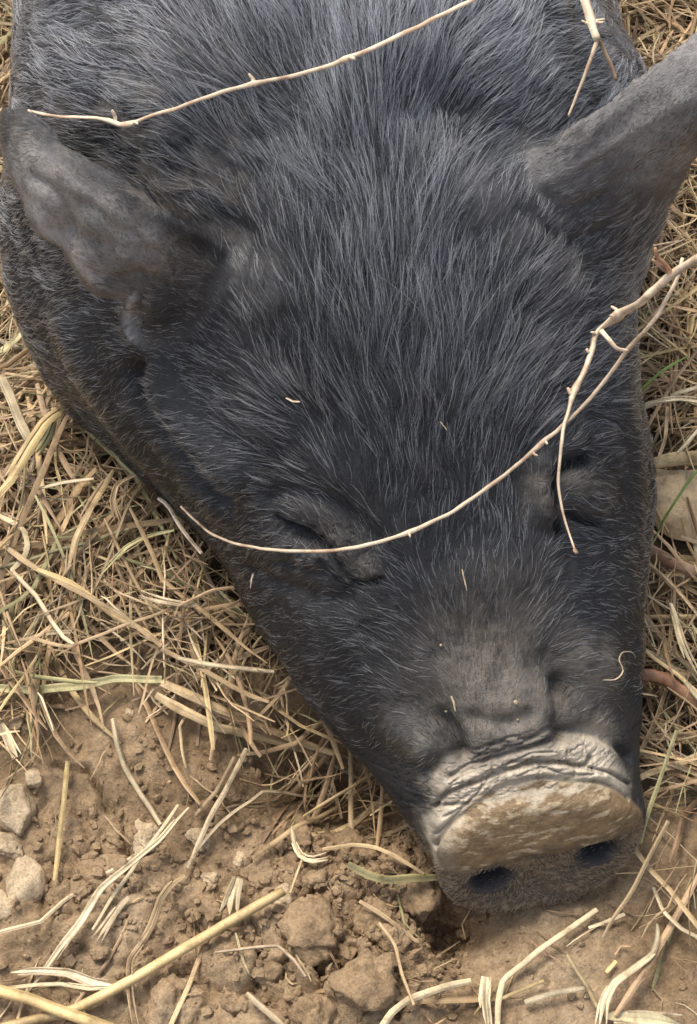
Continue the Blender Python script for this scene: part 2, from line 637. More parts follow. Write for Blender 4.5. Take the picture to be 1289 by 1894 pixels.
def normals():
    me.vertices.foreach_set("co", v.ravel())
    me.update()
    n = np.empty(len(me.vertices) * 3)
    me.vertices.foreach_get("normal", n)
    return n.reshape(-1, 3)


def make_bvh():
    vl = v.tolist()
    pl = [tuple(p.vertices) for p in me.polygons]
    return BVHTree.FromPolygons(vl, pl)


nrm = normals()
bvh = make_bvh()


def hit(px, py):
    d = ray(px, py)
    h = bvh.ray_cast(Vector(CAM), Vector(d))
    return np.array(h[0]) if h[0] is not None else None


def stroke_dist(line, n=40, reach=0.02):
    """distance of every vertex to a pixel line laid on the skin (inf when far)"""
    q = [hit(*c) for c in (catmull(line, n) if len(line) > 1 else line)]
    q = np.array([c for c in q if c is not None])
    d = np.full(len(v), 9.0)
    if len(q) == 0:
        return d
    lo, hi = q.min(0) - reach, q.max(0) + reach
    s = np.where(((v > lo) & (v < hi)).all(1))[0]
    if len(s):
        d[s] = np.sqrt(((v[s][:, None] - q[None]) ** 2).sum(2).min(1))
    return d


FEAT = [  # pixel line, width m, height m (negative: a groove)
    # left eye: slit, lids, pouch
    ([(518, 956), (556, 978), (580, 990), (596, 1004), (605, 1020)], .0018, -.0048),
    ([(538, 976), (566, 992), (588, 1004)], .0042, -.0062),
    ([(600, 1014), (618, 1042), (644, 1074)], .0023, .0030),
    ([(611, 1014), (628, 1042), (648, 1071), (675, 1079), (705, 1072)], .0014, -.0042),
    ([(598, 1036), (618, 1064), (640, 1088)], .0016, -.0024),
    ([(645, 1030), (665, 1046), (690, 1056)], .0055, .0016),
    ([(556, 948), (600, 968), (634, 1000)], .0065, .0020),
    ([(520, 1012), (556, 1022), (590, 1030)], .0060, .0040),
    ([(505, 1000), (515, 1030), (540, 1052)], .0022, -.0020),
    ([(530, 1040), (565, 1052), (600, 1062)], .0020, -.0018),
    ([(505, 920), (560, 912), (630, 935), (700, 1000)], .005, -.0030),
    ([(470, 1060), (540, 1090), (600, 1110), (650, 1105)], .006, -.0040),
    ([(600, 880), (690, 930), (760, 1000)], .012, .003),
    # right eye
    ([(1038, 866), (1056, 856), (1074, 850)], .0036, -.0080),
    ([(1082, 815), (1080, 835), (1082, 852)], .0020, -.0030),
    ([(1040, 862), (1024, 890), (1023, 925), (1026, 958), (1034, 985)], .0019, -.0055),
    ([(1002, 862), (1000, 905), (1005, 950)], .0060, .0056),
    ([(1078, 895), (1098, 915)], .0090, .0066),
    ([(1052, 950), (1066, 958), (1084, 964), (1102, 969)], .0028, -.0062),
    ([(1060, 820), (1100, 815), (1130, 850)], .007, .0035),
    ([(1075, 905), (1110, 905)], .0016, -.0012), ([(1080, 925), (1118, 922)], .0016, -.0014), ([(1078, 885), (1112, 882)], .0016, -.0012),
    ([(960, 820), (975, 880), (970, 950)], .008, -.002),
    # bridge of the nose and the pits beside it
    ([(905, 1100), (925, 1200), (950, 1300)], .018, .0040),
    ([(1035, 1265), (1040, 1310), (1042, 1365)], .0045, -.0070),
    ([(1010, 1230), (1035, 1270)], .008, -.004),
    ([(820, 1330), (840, 1370), (855, 1400)], .0050, -.0070),
    ([(790, 1310), (830, 1350)], .009, -.003),
    ([(1085, 1215), (1120, 1235)], .012, .0050),
    ([(740, 1350), (775, 1380)], .010, .0040),
    ([(880, 1330), (930, 1335), (975, 1325)], .0045, -.0032),
    ([(1045, 1362), (1090, 1352), (1140, 1372), (1165, 1400)], .0035, -.0055),
    ([(790, 1430), (815, 1405), (850, 1400)], .0035, -.0040),
    # folds behind the disc
    ([(832, 1436), (878, 1417), (921, 1401), (974, 1385), (1028, 1366)], .0012, -.0034),
    ([(803, 1492), (830, 1465), (899, 1441), (947, 1423), (996, 1409), (1044, 1412), (1080, 1416), (1092, 1400)], .0012, -.0036),
    ([(811, 1562), (840, 1519), (889, 1492), (910, 1468), (963, 1447), (1006, 1439), (1060, 1447), (1113, 1447), (1161, 1476)], .0013, -.0036),
    ([(803, 1492), (830, 1488), (862, 1486)], .0009, -.0024),
    ([(812, 1540), (850, 1500), (880, 1470), (900, 1445)], .0008, -.0018),
    ([(1090, 1420), (1130, 1430), (1165, 1450)], .0010, -.0024),
    ([(820, 1455), (860, 1440), (920, 1420), (985, 1400), (1050, 1385)], .0032, .0016),
    ([(815, 1520), (880, 1470), (950, 1435), (1030, 1425), (1120, 1430)], .0034, .0018),
    # cheek and jowl
    ([(300, 705), (340, 765), (390, 825), (435, 875)], .009, .0110),
    ([(262, 705), (300, 775), (350, 845), (405, 915)], .0085, -.0140),
    ([(150, 640), (190, 720), (240, 800)], .018, .006),
    ([(450, 1120), (520, 1200), (600, 1290)], .02, .003),
    ([(1150, 760), (1172, 850), (1178, 950)], .012, .003),
    # creases and crumples of the left ear
    ([(60, 330), (95, 350), (120, 390), (128, 430)], .003, -.0028), ([(170, 380), (200, 430), (205, 490)], .004, -.0022), ([(250, 420), (262, 470), (250, 520)], .004, -.0020),
    ([(330, 450), (345, 500), (320, 560)], .005, -.0026), ([(120, 320), (160, 370), (165, 420)], .004, .0018), ([(400, 470), (390, 520), (360, 570)], .005, .002),
    # scalloped lower edge of the left ear
    ([(74, 396), (82, 422), (100, 440)], .0040, .0018), ([(142, 476), (160, 508), (188, 536)], .0040, .0018), ([(243, 554), (236, 578), (236, 604), (246, 628)], .0024, .0042), ([(256, 556), (250, 580), (250, 606), (258, 630)], .004, -.003),
    ([(112, 430), (150, 440), (190, 455)], .006, -.002), ([(200, 520), (240, 530), (280, 520)], .007, -.0025),
    ([(420, 500), (330, 470), (230, 410), (150, 350)], .0022, .0012), ([(380, 540), (290, 510), (210, 470)], .002, .001), ([(330, 440), (280, 450), (200, 440), (150, 430)], .0016, .0009),
    ([(1010, 330), (1090, 290), (1180, 240), (1270, 180)], .0024, .0013), ([(1060, 400), (1140, 340), (1220, 280)], .0024, -.0012), ([(1040, 300), (1110, 230), (1190, 170)], .0018, .0009),
    ([(940, 400), (1000, 440), (1060, 450), (1110, 430)], .004, -.0022), ([(1000, 360), (1050, 380), (1100, 370)], .003, -.0015),
    # crown and ear roots
    ([(875, 370), (930, 410), (970, 480)], .022, .011), ([(890, 335), (960, 320), (1010, 310)], .018, .007),
    ([(820, 230), (880, 280), (950, 290)], .022, -.008),
    ([(430, 430), (455, 460), (470, 480)], .008, -.005),
    ([(480, 500), (500, 560)], .012, .004),
    ([(560, 560), (640, 500), (760, 480), (830, 520)], .025, .004),
]
# finer stacked wrinkles between the three main folds of the muzzle
C1_ = catmull([(832, 1436), (878, 1417), (921, 1401), (974, 1385), (1028, 1366), (1100, 1362)], 40)
C2_ = catmull([(803, 1492), (830, 1465), (899, 1441), (947, 1423), (996, 1409), (1044, 1412), (1120, 1420)], 40)
C3_ = catmull([(811, 1562), (840, 1519), (889, 1492), (910, 1468), (963, 1447), (1006, 1439), (1060, 1447), (1113, 1447), (1161, 1476)], 40)
FINE = []
for (A_, B_) in ((C1_, C2_), (C2_, C3_), (C1_ - np.array([0, 34]), C1_)):
    for f_ in (.16, .33, .5, .66, .84):
        for _ in range(2):
            i0_ = R.integers(0, 24)
            i1_ = min(39, i0_ + R.integers(7, 18))
            ln_ = (A_ * (1 - f_) + B_ * f_)[i0_:i1_ + 1:3]
            ln_ = ln_ + np.stack([R.normal(0, 2, len(ln_)), R.normal(0, 3.0, len(ln_))], 1)
            if len(ln_) > 2:
                FINE.append(([tuple(q) for q in ln_], R.uniform(.0005, .0009), -R.uniform(.0007, .0016)))
for _ in range(26):                                    # short cracks across the folds
    k_ = R.integers(2, 37)
    f_ = R.uniform(0, .8)
    a_ = C1_[k_] * (1 - f_) + C3_[k_] * f_
    b_ = a_ + np.array([R.normal(0, 6), R.uniform(10, 26)])
    FINE.append(([tuple(a_), tuple((a_ + b_) / 2 + R.normal(0, 2, 2)), tuple(b_)], .0006, -R.uniform(.0005, .0011)))
FEAT += FINE
disp = np.zeros(len(v))
for line, w, h in FEAT:
    d = stroke_dist(line, 36 if w > .004 else 60 if w < .001 else 200, 3.2 * w)
    disp += h * np.exp(-(d / w) ** 2)
# disc coordinates
rel = v - DC
da, db, dc = rel @ dax, rel @ dup_, rel @ dn
on_disc = sstep(-.004, .003, dc) * (np.abs(da) < .07) * (np.abs(db) < .06)
face_add = np.zeros(len(v))
NOST = []
for c in ((908, 1622), (1103, 1570)):
    q = hit(*c)
    qa, qb = (q - DC) @ dax, (q - DC) @ dup_
    NOST.append((qa, qb))
    g = np.exp(-(((da - qa) / .0088) ** 2 + ((db - qb) / .0066) ** 2) ** 1.5)
    face_add -= .0140 * g
    rg = np.sqrt(((da - qa) / .0105) ** 2 + ((db - qb) / .0088) ** 2)
    face_add += .0016 * np.exp(-((rg - 1) / .3) ** 2)
qb_mid = (NOST[0][1] + NOST[1][1]) / 2
shelf = qb_mid + .0130 + .10 * (da - .0) + .002 * noise(np.stack([da, da * 0, da * 0], 1), 120, 4)
face_add += .0032 * np.exp(-((db - shelf - .002) / np.where(db > shelf + .002, .017, .015)) ** 2) * sstep(.054, .030, np.abs(da))
face_add -= .002 * np.exp(-(da / .006) ** 2) * sstep(.01, -.01, db)
pmud = fbm(v, 150, 4, 21)
face_add += .0005 * pmud
v = v + nrm * (disp * (1 - on_disc))[:, None] + dn[None] * (face_add * on_disc)[:, None]
nbk = sec[3][2] - sec[0][2]
nbk /= np.linalg.norm(nbk)
mq = (v - sec[0][2]) @ nbk                            # metres behind the top of the rim, along the nose
# loose skin: fine folds over the muzzle, soft lumps over the body
behind = sstep(-.003, .003, mq) * sstep(.04, .024, mq) * (v[:, 2] > .02) * (v[:, 1] < .40)
wr = fbm(np.stack([da * 0.45, db * 0 + 1, mq * 1.5 - 6 * da ** 2], 1), 230, 3, 31)
v = v + nrm * (behind * (.0005 * wr - .0008 * np.exp(-(wr / .07) ** 2)))[:, None]
v = v + nrm * (.0022 * fbm(v, 22, 2, 61) + .0006 * fbm(v, 90, 2, 62))[:, None]
eyem = np.zeros(len(v))
for c in ((620, 1005), (670, 1050), (560, 1030), (1005, 905), (1090, 905)):
    q = hit(*c)
    eyem = np.maximum(eyem, np.exp(-((v - q) ** 2).sum(1) / .015 ** 2))
v = v + nrm * (eyem * (.0008 * fbm(v, 330, 3, 64) - .0007 * np.exp(-(fbm(v, 260, 2, 65) / .09) ** 2)))[:, None]
nrm = normals()
bvh = make_bvh()


# coat, dust, mud and some painted light and shade in the skin colour
def blob(c, r, soft=1.0):
    q = hit(*c)
    if q is None:
        return np.zeros(len(v))
    return np.exp(-(((v - q) ** 2).sum(1) / r ** 2) ** soft)


base = np.tile(np.array([.011, .0112, .0125]), (len(v), 1))
grey = np.array([.085, .082, .082])
dustc = np.array([.17, .145, .115])
palec = np.array([.56, .47, .345])
mudc = np.array([.20, .128, .06])


def lay(c, w):
    global base
    w = np.clip(w, 0, 1)[:, None]
    base = base * (1 - w) + np.asarray(c) * w


pn = fbm(v, 45, 4, 71)
pn2 = fbm(v, 160, 4, 72)
ear_w = np.zeros(len(v))
for ev, ef in EARS:
    nuv = len(ev) // 2
    smp = ev[:nuv:3]
    lo, hi = ev.min(0) - .012, ev.max(0) + .012
    s = np.where(((v > lo) & (v < hi)).all(1))[0]
    d = np.full(len(s), 9.0)
    for k in range(0, len(smp), 60):
        d = np.minimum(d, np.sqrt(((v[s][:, None] - smp[None, k:k + 60]) ** 2).sum(2).min(1)))
    ear_w[s] = np.maximum(ear_w[s], sstep(.013, .008, d))
ear_w *= (1 - 0.85 * np.clip(root_weight(v) * 1.25, 0, 1))
for c, r, a in (((340, 590), .030, .95), ((280, 600), .016, .8), ((400, 520), .022, .6), ((1140, 500), .035, .9), ((1080, 440), .025, .6)):
    ear_w *= 1 - a * blob(c, r, 1.3)
lay((.185, .172, .162), ear_w * (0.85 + .3 * pn))
lay((.26, .24, .222), ear_w * sstep(-.2, .9, pn) * .5)
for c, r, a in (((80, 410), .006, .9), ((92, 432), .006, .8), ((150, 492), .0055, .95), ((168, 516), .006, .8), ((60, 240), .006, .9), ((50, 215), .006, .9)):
    lay((.30, .275, .255), blob(c, r, 1.5) * a)  # light caught by the ear's lobe edges, painted as paler skin
def edge_dist(pts_):
    d = np.full(len(v), 9.0)
    s_ = np.where(((v > pts_.min(0) - .015) & (v < pts_.max(0) + .015)).all(1))[0]
    if len(s_):
        d[s_] = np.sqrt(((v[s_][:, None] - pts_[None]) ** 2).sum(2).min(1))
    return d


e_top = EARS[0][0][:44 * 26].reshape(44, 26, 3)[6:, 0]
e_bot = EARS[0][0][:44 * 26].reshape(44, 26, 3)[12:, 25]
lay((.012, .012, .013), np.exp(-(edge_dist(catmull(e_top, 120)) / .0085) ** 4))  # shadow gap along the ear's top edge, painted as a dark rim
lay((.26, .24, .222), np.exp(-(edge_dist(catmull(e_bot, 120)) / .0050) ** 2) * sstep(-.3, .5, fbm(v, 70, 2, 79)) * .9)  # lit lower edge painted pale
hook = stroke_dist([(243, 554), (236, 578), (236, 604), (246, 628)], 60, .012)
lay((.34, .31, .285), np.exp(-(hook / .0022) ** 2) * .9)  # highlight on the small hook, painted pale
for c, r, a in (((8, 240), .012, .9), ((6, 300), .012, .7)):
    lay((.02, .019, .018), blob(c, r) * a)
for c, r, a in (((1100, 250), .016, .5), ((1180, 195), .016, .6), ((1235, 150), .014, .6), ((1060, 300), .014, .55), ((1000, 310), .012, .4), ((120, 360), .016, .5), ((200, 420), .018, .4), ((300, 470), .016, .3)):
    lay((.21, .195, .18), blob(c, r, .9) * a * (.8 + .25 * pn2))
for c, r, a in (((900, 375), .020, .8), ((940, 430), .022, .5), ((475, 520), .016, .55), ((500, 600), .03, .25)):
    lay(grey, blob(c, r) * a * (0.75 + .4 * pn2))
for c, r, a in (((630, 995), .011, .24), ((675, 1050), .009, .28), ((580, 950), .012, .10), ((1005, 910), .012, .45), ((1090, 905), .016, .3), ((540, 1040), .022, .15),
                ((920, 1180), .035, .42), ((930, 1270), .026, .7), ((960, 1320), .024, .85), ((1105, 1230), .016, .65), ((1100, 1320), .02, .45), ((770, 1370), .02, .4), ((840, 1280), .03, .3)):
    lay(dustc, blob(c, r, 1.2) * a * (0.8 + .45 * pn2))
for c, r, a in (((300, 290), .045, .65), ((380, 250), .04, .4), ((200, 200), .05, .4)):
    lay(dustc, blob(c, r, 1.0) * a * sstep(-.2, .6, pn2))
# pale dried dust over the muzzle folds, brown mud on the upper face of the disc
topw = sstep(.002, .016, db + .25 * np.clip(-da, 0, 1))
pale = sstep(.036, .018, mq + .004 * pn) * topw * (v[:, 1] < .40)
daj = da + .005 * pn + .003 * pn2
pale *= sstep(-.058, -.034, daj) * sstep(.054, .034, daj + np.clip(mq, 0, .05) * .35)
lay((.225, .19, .15), pale * (.75 + .3 * pn2))
lay(palec, pale * sstep(.034, .012, mq + .003 * pn) * (.9 + .2 * pn2))
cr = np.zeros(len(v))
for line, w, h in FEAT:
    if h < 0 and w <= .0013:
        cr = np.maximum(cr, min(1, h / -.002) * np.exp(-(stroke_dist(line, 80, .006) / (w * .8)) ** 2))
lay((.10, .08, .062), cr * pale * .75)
disc_w = on_disc * (dc > -.002)
lay((.16, .115, .07), sstep(-.002, .001, dc) * (.8 + .3 * pn2))
lay((.50, .41, .29), sstep(-.002, .001, dc) * sstep(.012, .022, db - shelf + .006 * pn2) * .9)
dsk = sstep(-.002, .001, dc)
sk = np.stack([da * .45, db * 1.3, dc * .6], 1)
mn1, mn2, mn3 = fbm(sk, 190, 5, 74, .6), fbm(sk, 420, 4, 75, .6), fbm(sk + 3, 260, 4, 76, .6)
up_ = (db - shelf) / .030
mudw = dsk * sstep(.30, -.10, mn1 * .55 + up_ - 1.18 + .35 * sstep(.0, -.04, da)) * sstep(.054, .044, np.abs(da - .008)) * sstep(-.75, -.3, up_ + .3 * mn2)
lay(mudc, mudw * .96)
lay((.15, .095, .048), mudw * sstep(.1, .6, mn2) * .8)
lay((.44, .34, .21), mudw * sstep(.34, .62, mn3) * .75)
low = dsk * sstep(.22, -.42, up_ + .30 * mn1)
lay((.075, .053, .034), low * .95)  # brown lower face, with its shade painted into the colour too
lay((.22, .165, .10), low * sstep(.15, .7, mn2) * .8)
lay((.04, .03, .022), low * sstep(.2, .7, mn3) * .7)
for qa, qb in NOST:
    g = np.exp(-(((da - qa) / .0150) ** 2 + ((db - qb + .001) / .0115) ** 2) ** 1.4) * (dc > -.03)
    lay((.012, .012, .015), g * 1.0)
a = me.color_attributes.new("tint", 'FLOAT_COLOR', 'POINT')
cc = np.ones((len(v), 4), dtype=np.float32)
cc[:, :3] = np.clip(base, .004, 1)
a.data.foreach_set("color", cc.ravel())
me.polygons.foreach_set("use_smooth", np.ones(len(me.polygons), dtype=bool))
me.materials.clear()
me.materials.append(M_skin)
me.name = "pig"
pig = bpy.data.objects.new("pig", me)
col.objects.link(pig)
tag(pig, "black hairy pig asleep with its dusty snout resting on bare soil", "pig")

# ------------------------------------------------------------------ the pig: fur
# comb marks: pixel, direction of the hair tips in the photo, length mm, density 0..1, lift
COMB = [
    (700, 880, -0.05, -1, 17, 1, 0.28), (800, 880, 0.05, -1, 17, 1, 0.28), (900, 850, 0.2, -1, 16, 1, 0.28), (620, 820, -0.35, -0.9, 17, 1, 0.26),
    (700, 700, -0.05, -1, 26, 1, 0.34), (820, 700, 0.1, -1, 26, 1, 0.34), (920, 700, 0.3, -0.9, 24, 1, 0.32), (600, 680, -0.3, -0.95, 24, 1, 0.32),
    (700, 520, 0, -1, 32, 1, 0.4), (800, 540, 0.1, -1, 32, 1, 0.4), (620, 480, -0.1, -1, 30, 1, 0.36), (560, 400, -0.25, -0.9, 27, 1, 0.3), (760, 400, 0.1, -1, 30, 1, 0.34),
    (650, 300, -0.15, -1, 28, 1, 0.28), (780, 280, 0.2, -1, 26, 1, 0.26), (480, 260, -0.6, -0.7, 20, 0.9, 0.2), (600, 120, -0.2, -1, 26, 1, 0.22), (500, 60, -0.4, -0.9, 24, 1, 0.22),
    (400, 150, -0.7, -0.6, 19, 0.95, 0.2), (250, 120, -0.95, -0.3, 12.2, 0.95, 0.11), (120, 100, -1, -0.1, 10.8, 0.95, 0.11), (250, 260, -0.95, -0.2, 10.8, 0.6, 0.11), (120, 240, -1, 0, 10.1, 0.9, 0.11),
    (380, 340, -0.8, -0.5, 16, 0.6, 0.2), (760, 120, 0.2, -1, 24, 1, 0.22), (900, 120, 0.7, -0.8, 17, 1, 0.2), (1050, 120, 1, -0.5, 14, 1, 0.2), (900, 220, 0.7, -0.6, 15, 0.9, 0.18),
    (1150, 60, 1, -0.4, 10.1, 1, 0.11), (880, 320, 0.5, -0.8, 18, 0.7, 0.22), (900, 390, 0.25, -0.9, 11, 0.35, 0.2), (950, 470, 0.4, -0.8, 11, 0.5, 0.2), (900, 560, 0.25, -0.95, 22, 0.95, 0.3),
    (1000, 600, 0.7, -0.7, 18, 1, 0.28), (1080, 650, 0.9, -0.4, 16, 1, 0.25), (1040, 750, 0.7, -0.6, 15, 1, 0.25), (1120, 760, 1, -0.2, 13, 1, 0.22), (970, 780, 0.4, -0.9, 16, 1, 0.28),
    (1170, 850, 1, 0, 8.6, 1, 0.11), (1060, 860, 0.6, -0.5, 7, 0.5, 0.2), (1000, 910, 0.1, -1, 7, 0.4, 0.2), (1090, 930, 0.8, 0.4, 8, 0.6, 0.25), (1150, 1000, 1, 0.1, 7.2, 0.9, 0.11),
    (1080, 1060, 0.9, 0, 6.5, 0.9, 0.11), (1150, 1150, 1, 0.1, 6.5, 0.9, 0.11), (1090, 1230, 0.8, -0.2, 7, 0.6, 0.2), (1150, 1300, 1, 0.1, 5.8, 0.7, 0.12), (1120, 1400, 1, 0.2, 5, 0.5, 0.12),
    (940, 1000, 0.15, -1, 12, 1, 0.26), (850, 1000, 0, -1, 13, 1, 0.26), (900, 1120, 0.1, -1, 9, 0.85, 0.25), (980, 1130, 0.5, -0.8, 9, 0.9, 0.24), (820, 1130, -0.3, -0.9, 9, 0.9, 0.24),
    (900, 1220, 0, -1, 6, 0.6, 0.25), (950, 1290, 0.1, -1, 4, 0.4, 0.25), (980, 1370, 0.1, -1, 3, 0.08, 0.3), (850, 1330, -0.3, -0.8, 5, 0.5, 0.25), (760, 1250, -0.8, -0.4, 9, 0.9, 0.22),
    (700, 1130, -0.8, -0.5, 10, 1, 0.22), (720, 1040, -0.4, -0.8, 9, 0.8, 0.22), (640, 1010, -0.4, -0.8, 5.5, 0.95, 0.22), (675, 1045, -0.3, -0.9, 5, 0.85, 0.22), (600, 965, -0.6, -0.7, 8, 1, 0.26), (560, 1060, -1, 0.3, 6.5, 0.75, 0.14), (600, 1160, -1, 0.1, 7.9, 1, 0.12),
    (640, 1270, -1, 0.15, 7.9, 1, 0.12), (720, 1370, -1, 0.25, 7.2, 0.9, 0.12), (770, 1440, -0.9, 0.4, 5.8, 0.7, 0.12), (800, 1480, -0.8, 0.5, 5, 0.3, 0.2), (480, 1100, -1, 0.3, 8.6, 1, 0.12),
    (500, 980, -1, 0.15, 7.9, 0.9, 0.13), (560, 930, -0.7, -0.4, 11, 0.9, 0.26), (440, 940, -0.9, 0.35, 9.4, 1, 0.12), (520, 850, -0.8, -0.3, 14, 1, 0.24), (400, 860, -1, 0.1, 9.4, 1, 0.12),
    (450, 760, -0.85, -0.35, 15, 1, 0.24), (350, 760, -1, 0, 9.4, 0.9, 0.12), (300, 860, -0.9, 0.5, 9.4, 1, 0.11), (230, 760, -0.9, 0.5, 10.1, 1, 0.11), (130, 640, -0.9, 0.3, 10.1, 1, 0.11),
    (60, 540, -1, 0.2, 9.4, 1, 0.11), (40, 440, -1, 0.1, 9.4, 1, 0.11), (430, 680, -0.6, -0.4, 10, 0.9, 0.22), (520, 640, -0.3, -0.9, 15, 0.9, 0.26), (480, 540, -0.3, -0.9, 11, 0.6, 0.22),
    (380, 560, -0.9, -0.4, 6, 0.8, 0.16), (250, 450, -0.9, -0.5, 2.9, 0.55, 0.07), (120, 370, -0.8, -0.6, 2.9, 0.5, 0.07), (320, 620, -0.9, -0.1, 5, 0.9, 0.1),
    (1050, 320, 0.8, -0.6, 5, 0.6, 0.14), (1180, 230, 0.8, -0.6, 2.9, 0.5, 0.07), (1260, 130, 0.8, -0.6, 2.9, 0.5, 0.07), (1120, 420, 0.9, -0.5, 8, 0.9, 0.18), (1200, 330, 0.8, -0.6, 4.3, 0.7, 0.09),
    (1100, 540, 0.9, -0.5, 11, 0.9, 0.22), (1010, 520, 0.6, -0.7, 13, 0.8, 0.24),
]
A_pos, A_dir, A_prm = [], [], []
for (px, py, dx, dy, ln, de, li) in COMB:
    q = hit(px, py)
    if q is None:
        continue
    q2 = hit(px + 12 * dx, py + 12 * dy)
    d = (q2 - q) if q2 is not None and np.linalg.norm(q2 - q) < .02 else (RT * dx - UP * dy)
    d = d / np.linalg.norm(d)
    A_pos.append(q)
    A_dir.append(d)
    A_prm.append((ln, de, li))
for (x, y, z, dx, dy, dz) in ((0, .9, .33, 0, 1, 0), (-.2, .9, .2, -.2, .8, -.6), (.16, .9, .2, .2, .8, -.6), (-.05, 1.15, .31, 0, 1, 0), (-.25, 1.1, .15, -.1, .8, -.6), (.13, 1.1, .15, .1, .8, -.6),
                              (-.19, .6, .05, -.2, .5, -.8), (.19, .6, .05, .2, .5, -.8), (.16, .45, .03, .3, .3, -.8), (-.07, .42, .03, -.3, .3, -.8)):
    A_pos.append((x, y, z))
    d = np.array([dx, dy, dz], float)
    A_dir.append(d / np.linalg.norm(d))
    A_prm.append((9, .9, .1))
A_pos, A_dir, A_prm = np.array(A_pos), np.array(A_dir), np.array(A_prm)

npol = len(me.polygons)
lt = np.empty(npol, dtype=np.int64)
ls = np.empty(npol, dtype=np.int64)
me.polygons.foreach_get("loop_total", lt)
me.polygons.foreach_get("loop_start", ls)
lv = np.empty(len(me.loops), dtype=np.int64)
me.loops.foreach_get("vertex_index", lv)
tris = [np.stack([lv[ls], lv[ls + 1], lv[ls + 2]], 1)]
q4 = lt == 4
tris.append(np.stack([lv[ls[q4]], lv[ls[q4] + 2], lv[ls[q4] + 3]], 1))
tris = np.vstack(tris)
ta = np.linalg.norm(np.cross(v[tris[:, 1]] - v[tris[:, 0]], v[tris[:, 2]] - v[tris[:, 0]]), axis=1) / 2
tc_ = v[tris].mean(1)
tri_ear = ear_w[tris[:, 0]]
wgt = ta * (1 + 1.6 * tri_ear) * np.where((tc_[:, 1] < .315) & (tc_[:, 2] < .075), 3.0, 1.0) * (tc_[:, 2] > .012) * np.where(tc_[:, 1] > .80, .18, 1.0)
NH = 340000
pick = R.choice(len(tris), NH, p=wgt / wgt.sum())
u1, u2 = R.random(NH), R.random(NH)
fl = u1 + u2 > 1
u1[fl], u2[fl] = 1 - u1[fl], 1 - u2[fl]
T = tris[pick]
root = v[T[:, 0]] + (v[T[:, 1]] - v[T[:, 0]]) * u1[:, None] + (v[T[:, 2]] - v[T[:, 0]]) * u2[:, None]
nr = nrm[T[:, 0]] * (1 - u1 - u2)[:, None] + nrm[T[:, 1]] * u1[:, None] + nrm[T[:, 2]] * u2[:, None]
nr /= np.linalg.norm(nr, axis=1, keepdims=True)
coat = base[T[:, 0]]
earh = ear_w[T[:, 0]]
hdirs = np.zeros((NH, 3))
prm = np.zeros((NH, 3))
for k in range(0, NH, 20000):
    s = slice(k, k + 20000)
    d2 = ((root[s][:, None] - A_pos[None]) ** 2).sum(2)
    w = 1 / (d2 + 2e-5) ** 2
    w /= w.sum(1, keepdims=True)
    hdirs[s] = w @ A_dir
    prm[s] = w @ A_prm
rrel = root - DC
ra, rb, rc = rrel @ dax, rrel @ dup_, rrel @ dn
rmq = (root - sec[0][2]) @ nbk
bald = sstep(.036, .022, rmq + .003 * noise(root, 90, 3)) * (root[:, 1] < .40) * sstep(.0, .02, rb)
ondisc = rc > -.004
lowdisc = ondisc & (root[:, 1] < .36) & (rb < qb_mid + .004 + .008 * R.random(NH))
for qa, qb in NOST:
    lowdisc &= (((ra - qa) / .0125) ** 2 + ((rb - qb) / .0095) ** 2 > 1) | (R.random(NH) < .12)
prm[lowdisc] = (2.2, .5, .8)
keep = R.random(NH) < prm[:, 1] * (1 - bald) * (1 - .9 * sstep(.19, .26, coat[:, 0]) * (root[:, 1] > .40)) * (~ondisc | (root[:, 1] > .36) | lowdisc) 
root, nr, hdirs, prm, coat, earh = root[keep], nr[keep], hdirs[keep], prm[keep], coat[keep], earh[keep]
n = len(root)
# locks: neighbours lean the same way, each hair a little its own way
lock = np.stack([noise(root, 75, 81 + k) for k in range(3)], 1) * .30 + np.stack([noise(root, 230, 91 + k) for k in range(3)], 1) * .30
hd = hdirs / (np.linalg.norm(hdirs, axis=1, keepdims=True) + 1e-9) + lock + R.normal(0, .13, (n, 3))
hd -= nr * (hd * nr).sum(1, keepdims=True)
hd /= np.linalg.norm(hd, axis=1, keepdims=True) + 1e-9
side = np.cross(nr, hd)
ln = prm[:, 0] * .001 * (0.55 + .65 * R.random(n)) * (1 + .25 * noise(root, 60, 101))
guard = (R.random(n) < np.clip(.16 + .12 * noise(root, 30, 111) + .20 * sstep(.43, .58, root[:, 1]), .04, .5)) & (earh < .5) & (nr[:, 2] > .12 - .3 * R.random(n))
ln = np.clip(ln * (1 - .05 * earh) * np.where(guard, 1.15, 1), .0018, .05)
prm[:, 2] *= 1 - .4 * earh
lift = prm[:, 2] * (0.6 + .8 * R.random(n)) * (1 + .5 * noise(root, 110, 103))
bendr = 1 / .10
sidec = (.25 * noise(root, 120, 105) + R.normal(0, .12, n))
SEG = 5
tt = np.linspace(0, 1, SEG)
pts = np.empty((n, SEG, 3))
for k, t in enumerate(tt):
    h = ln * t
    up_ = lift * h * (1 - .55 * t) - .35 * h * h * bendr
    pts[:, k] = root + hd * h[:, None] + nr * (up_ - .0004 * (k == 0))[:, None] + side * (sidec * h * t)[:, None]
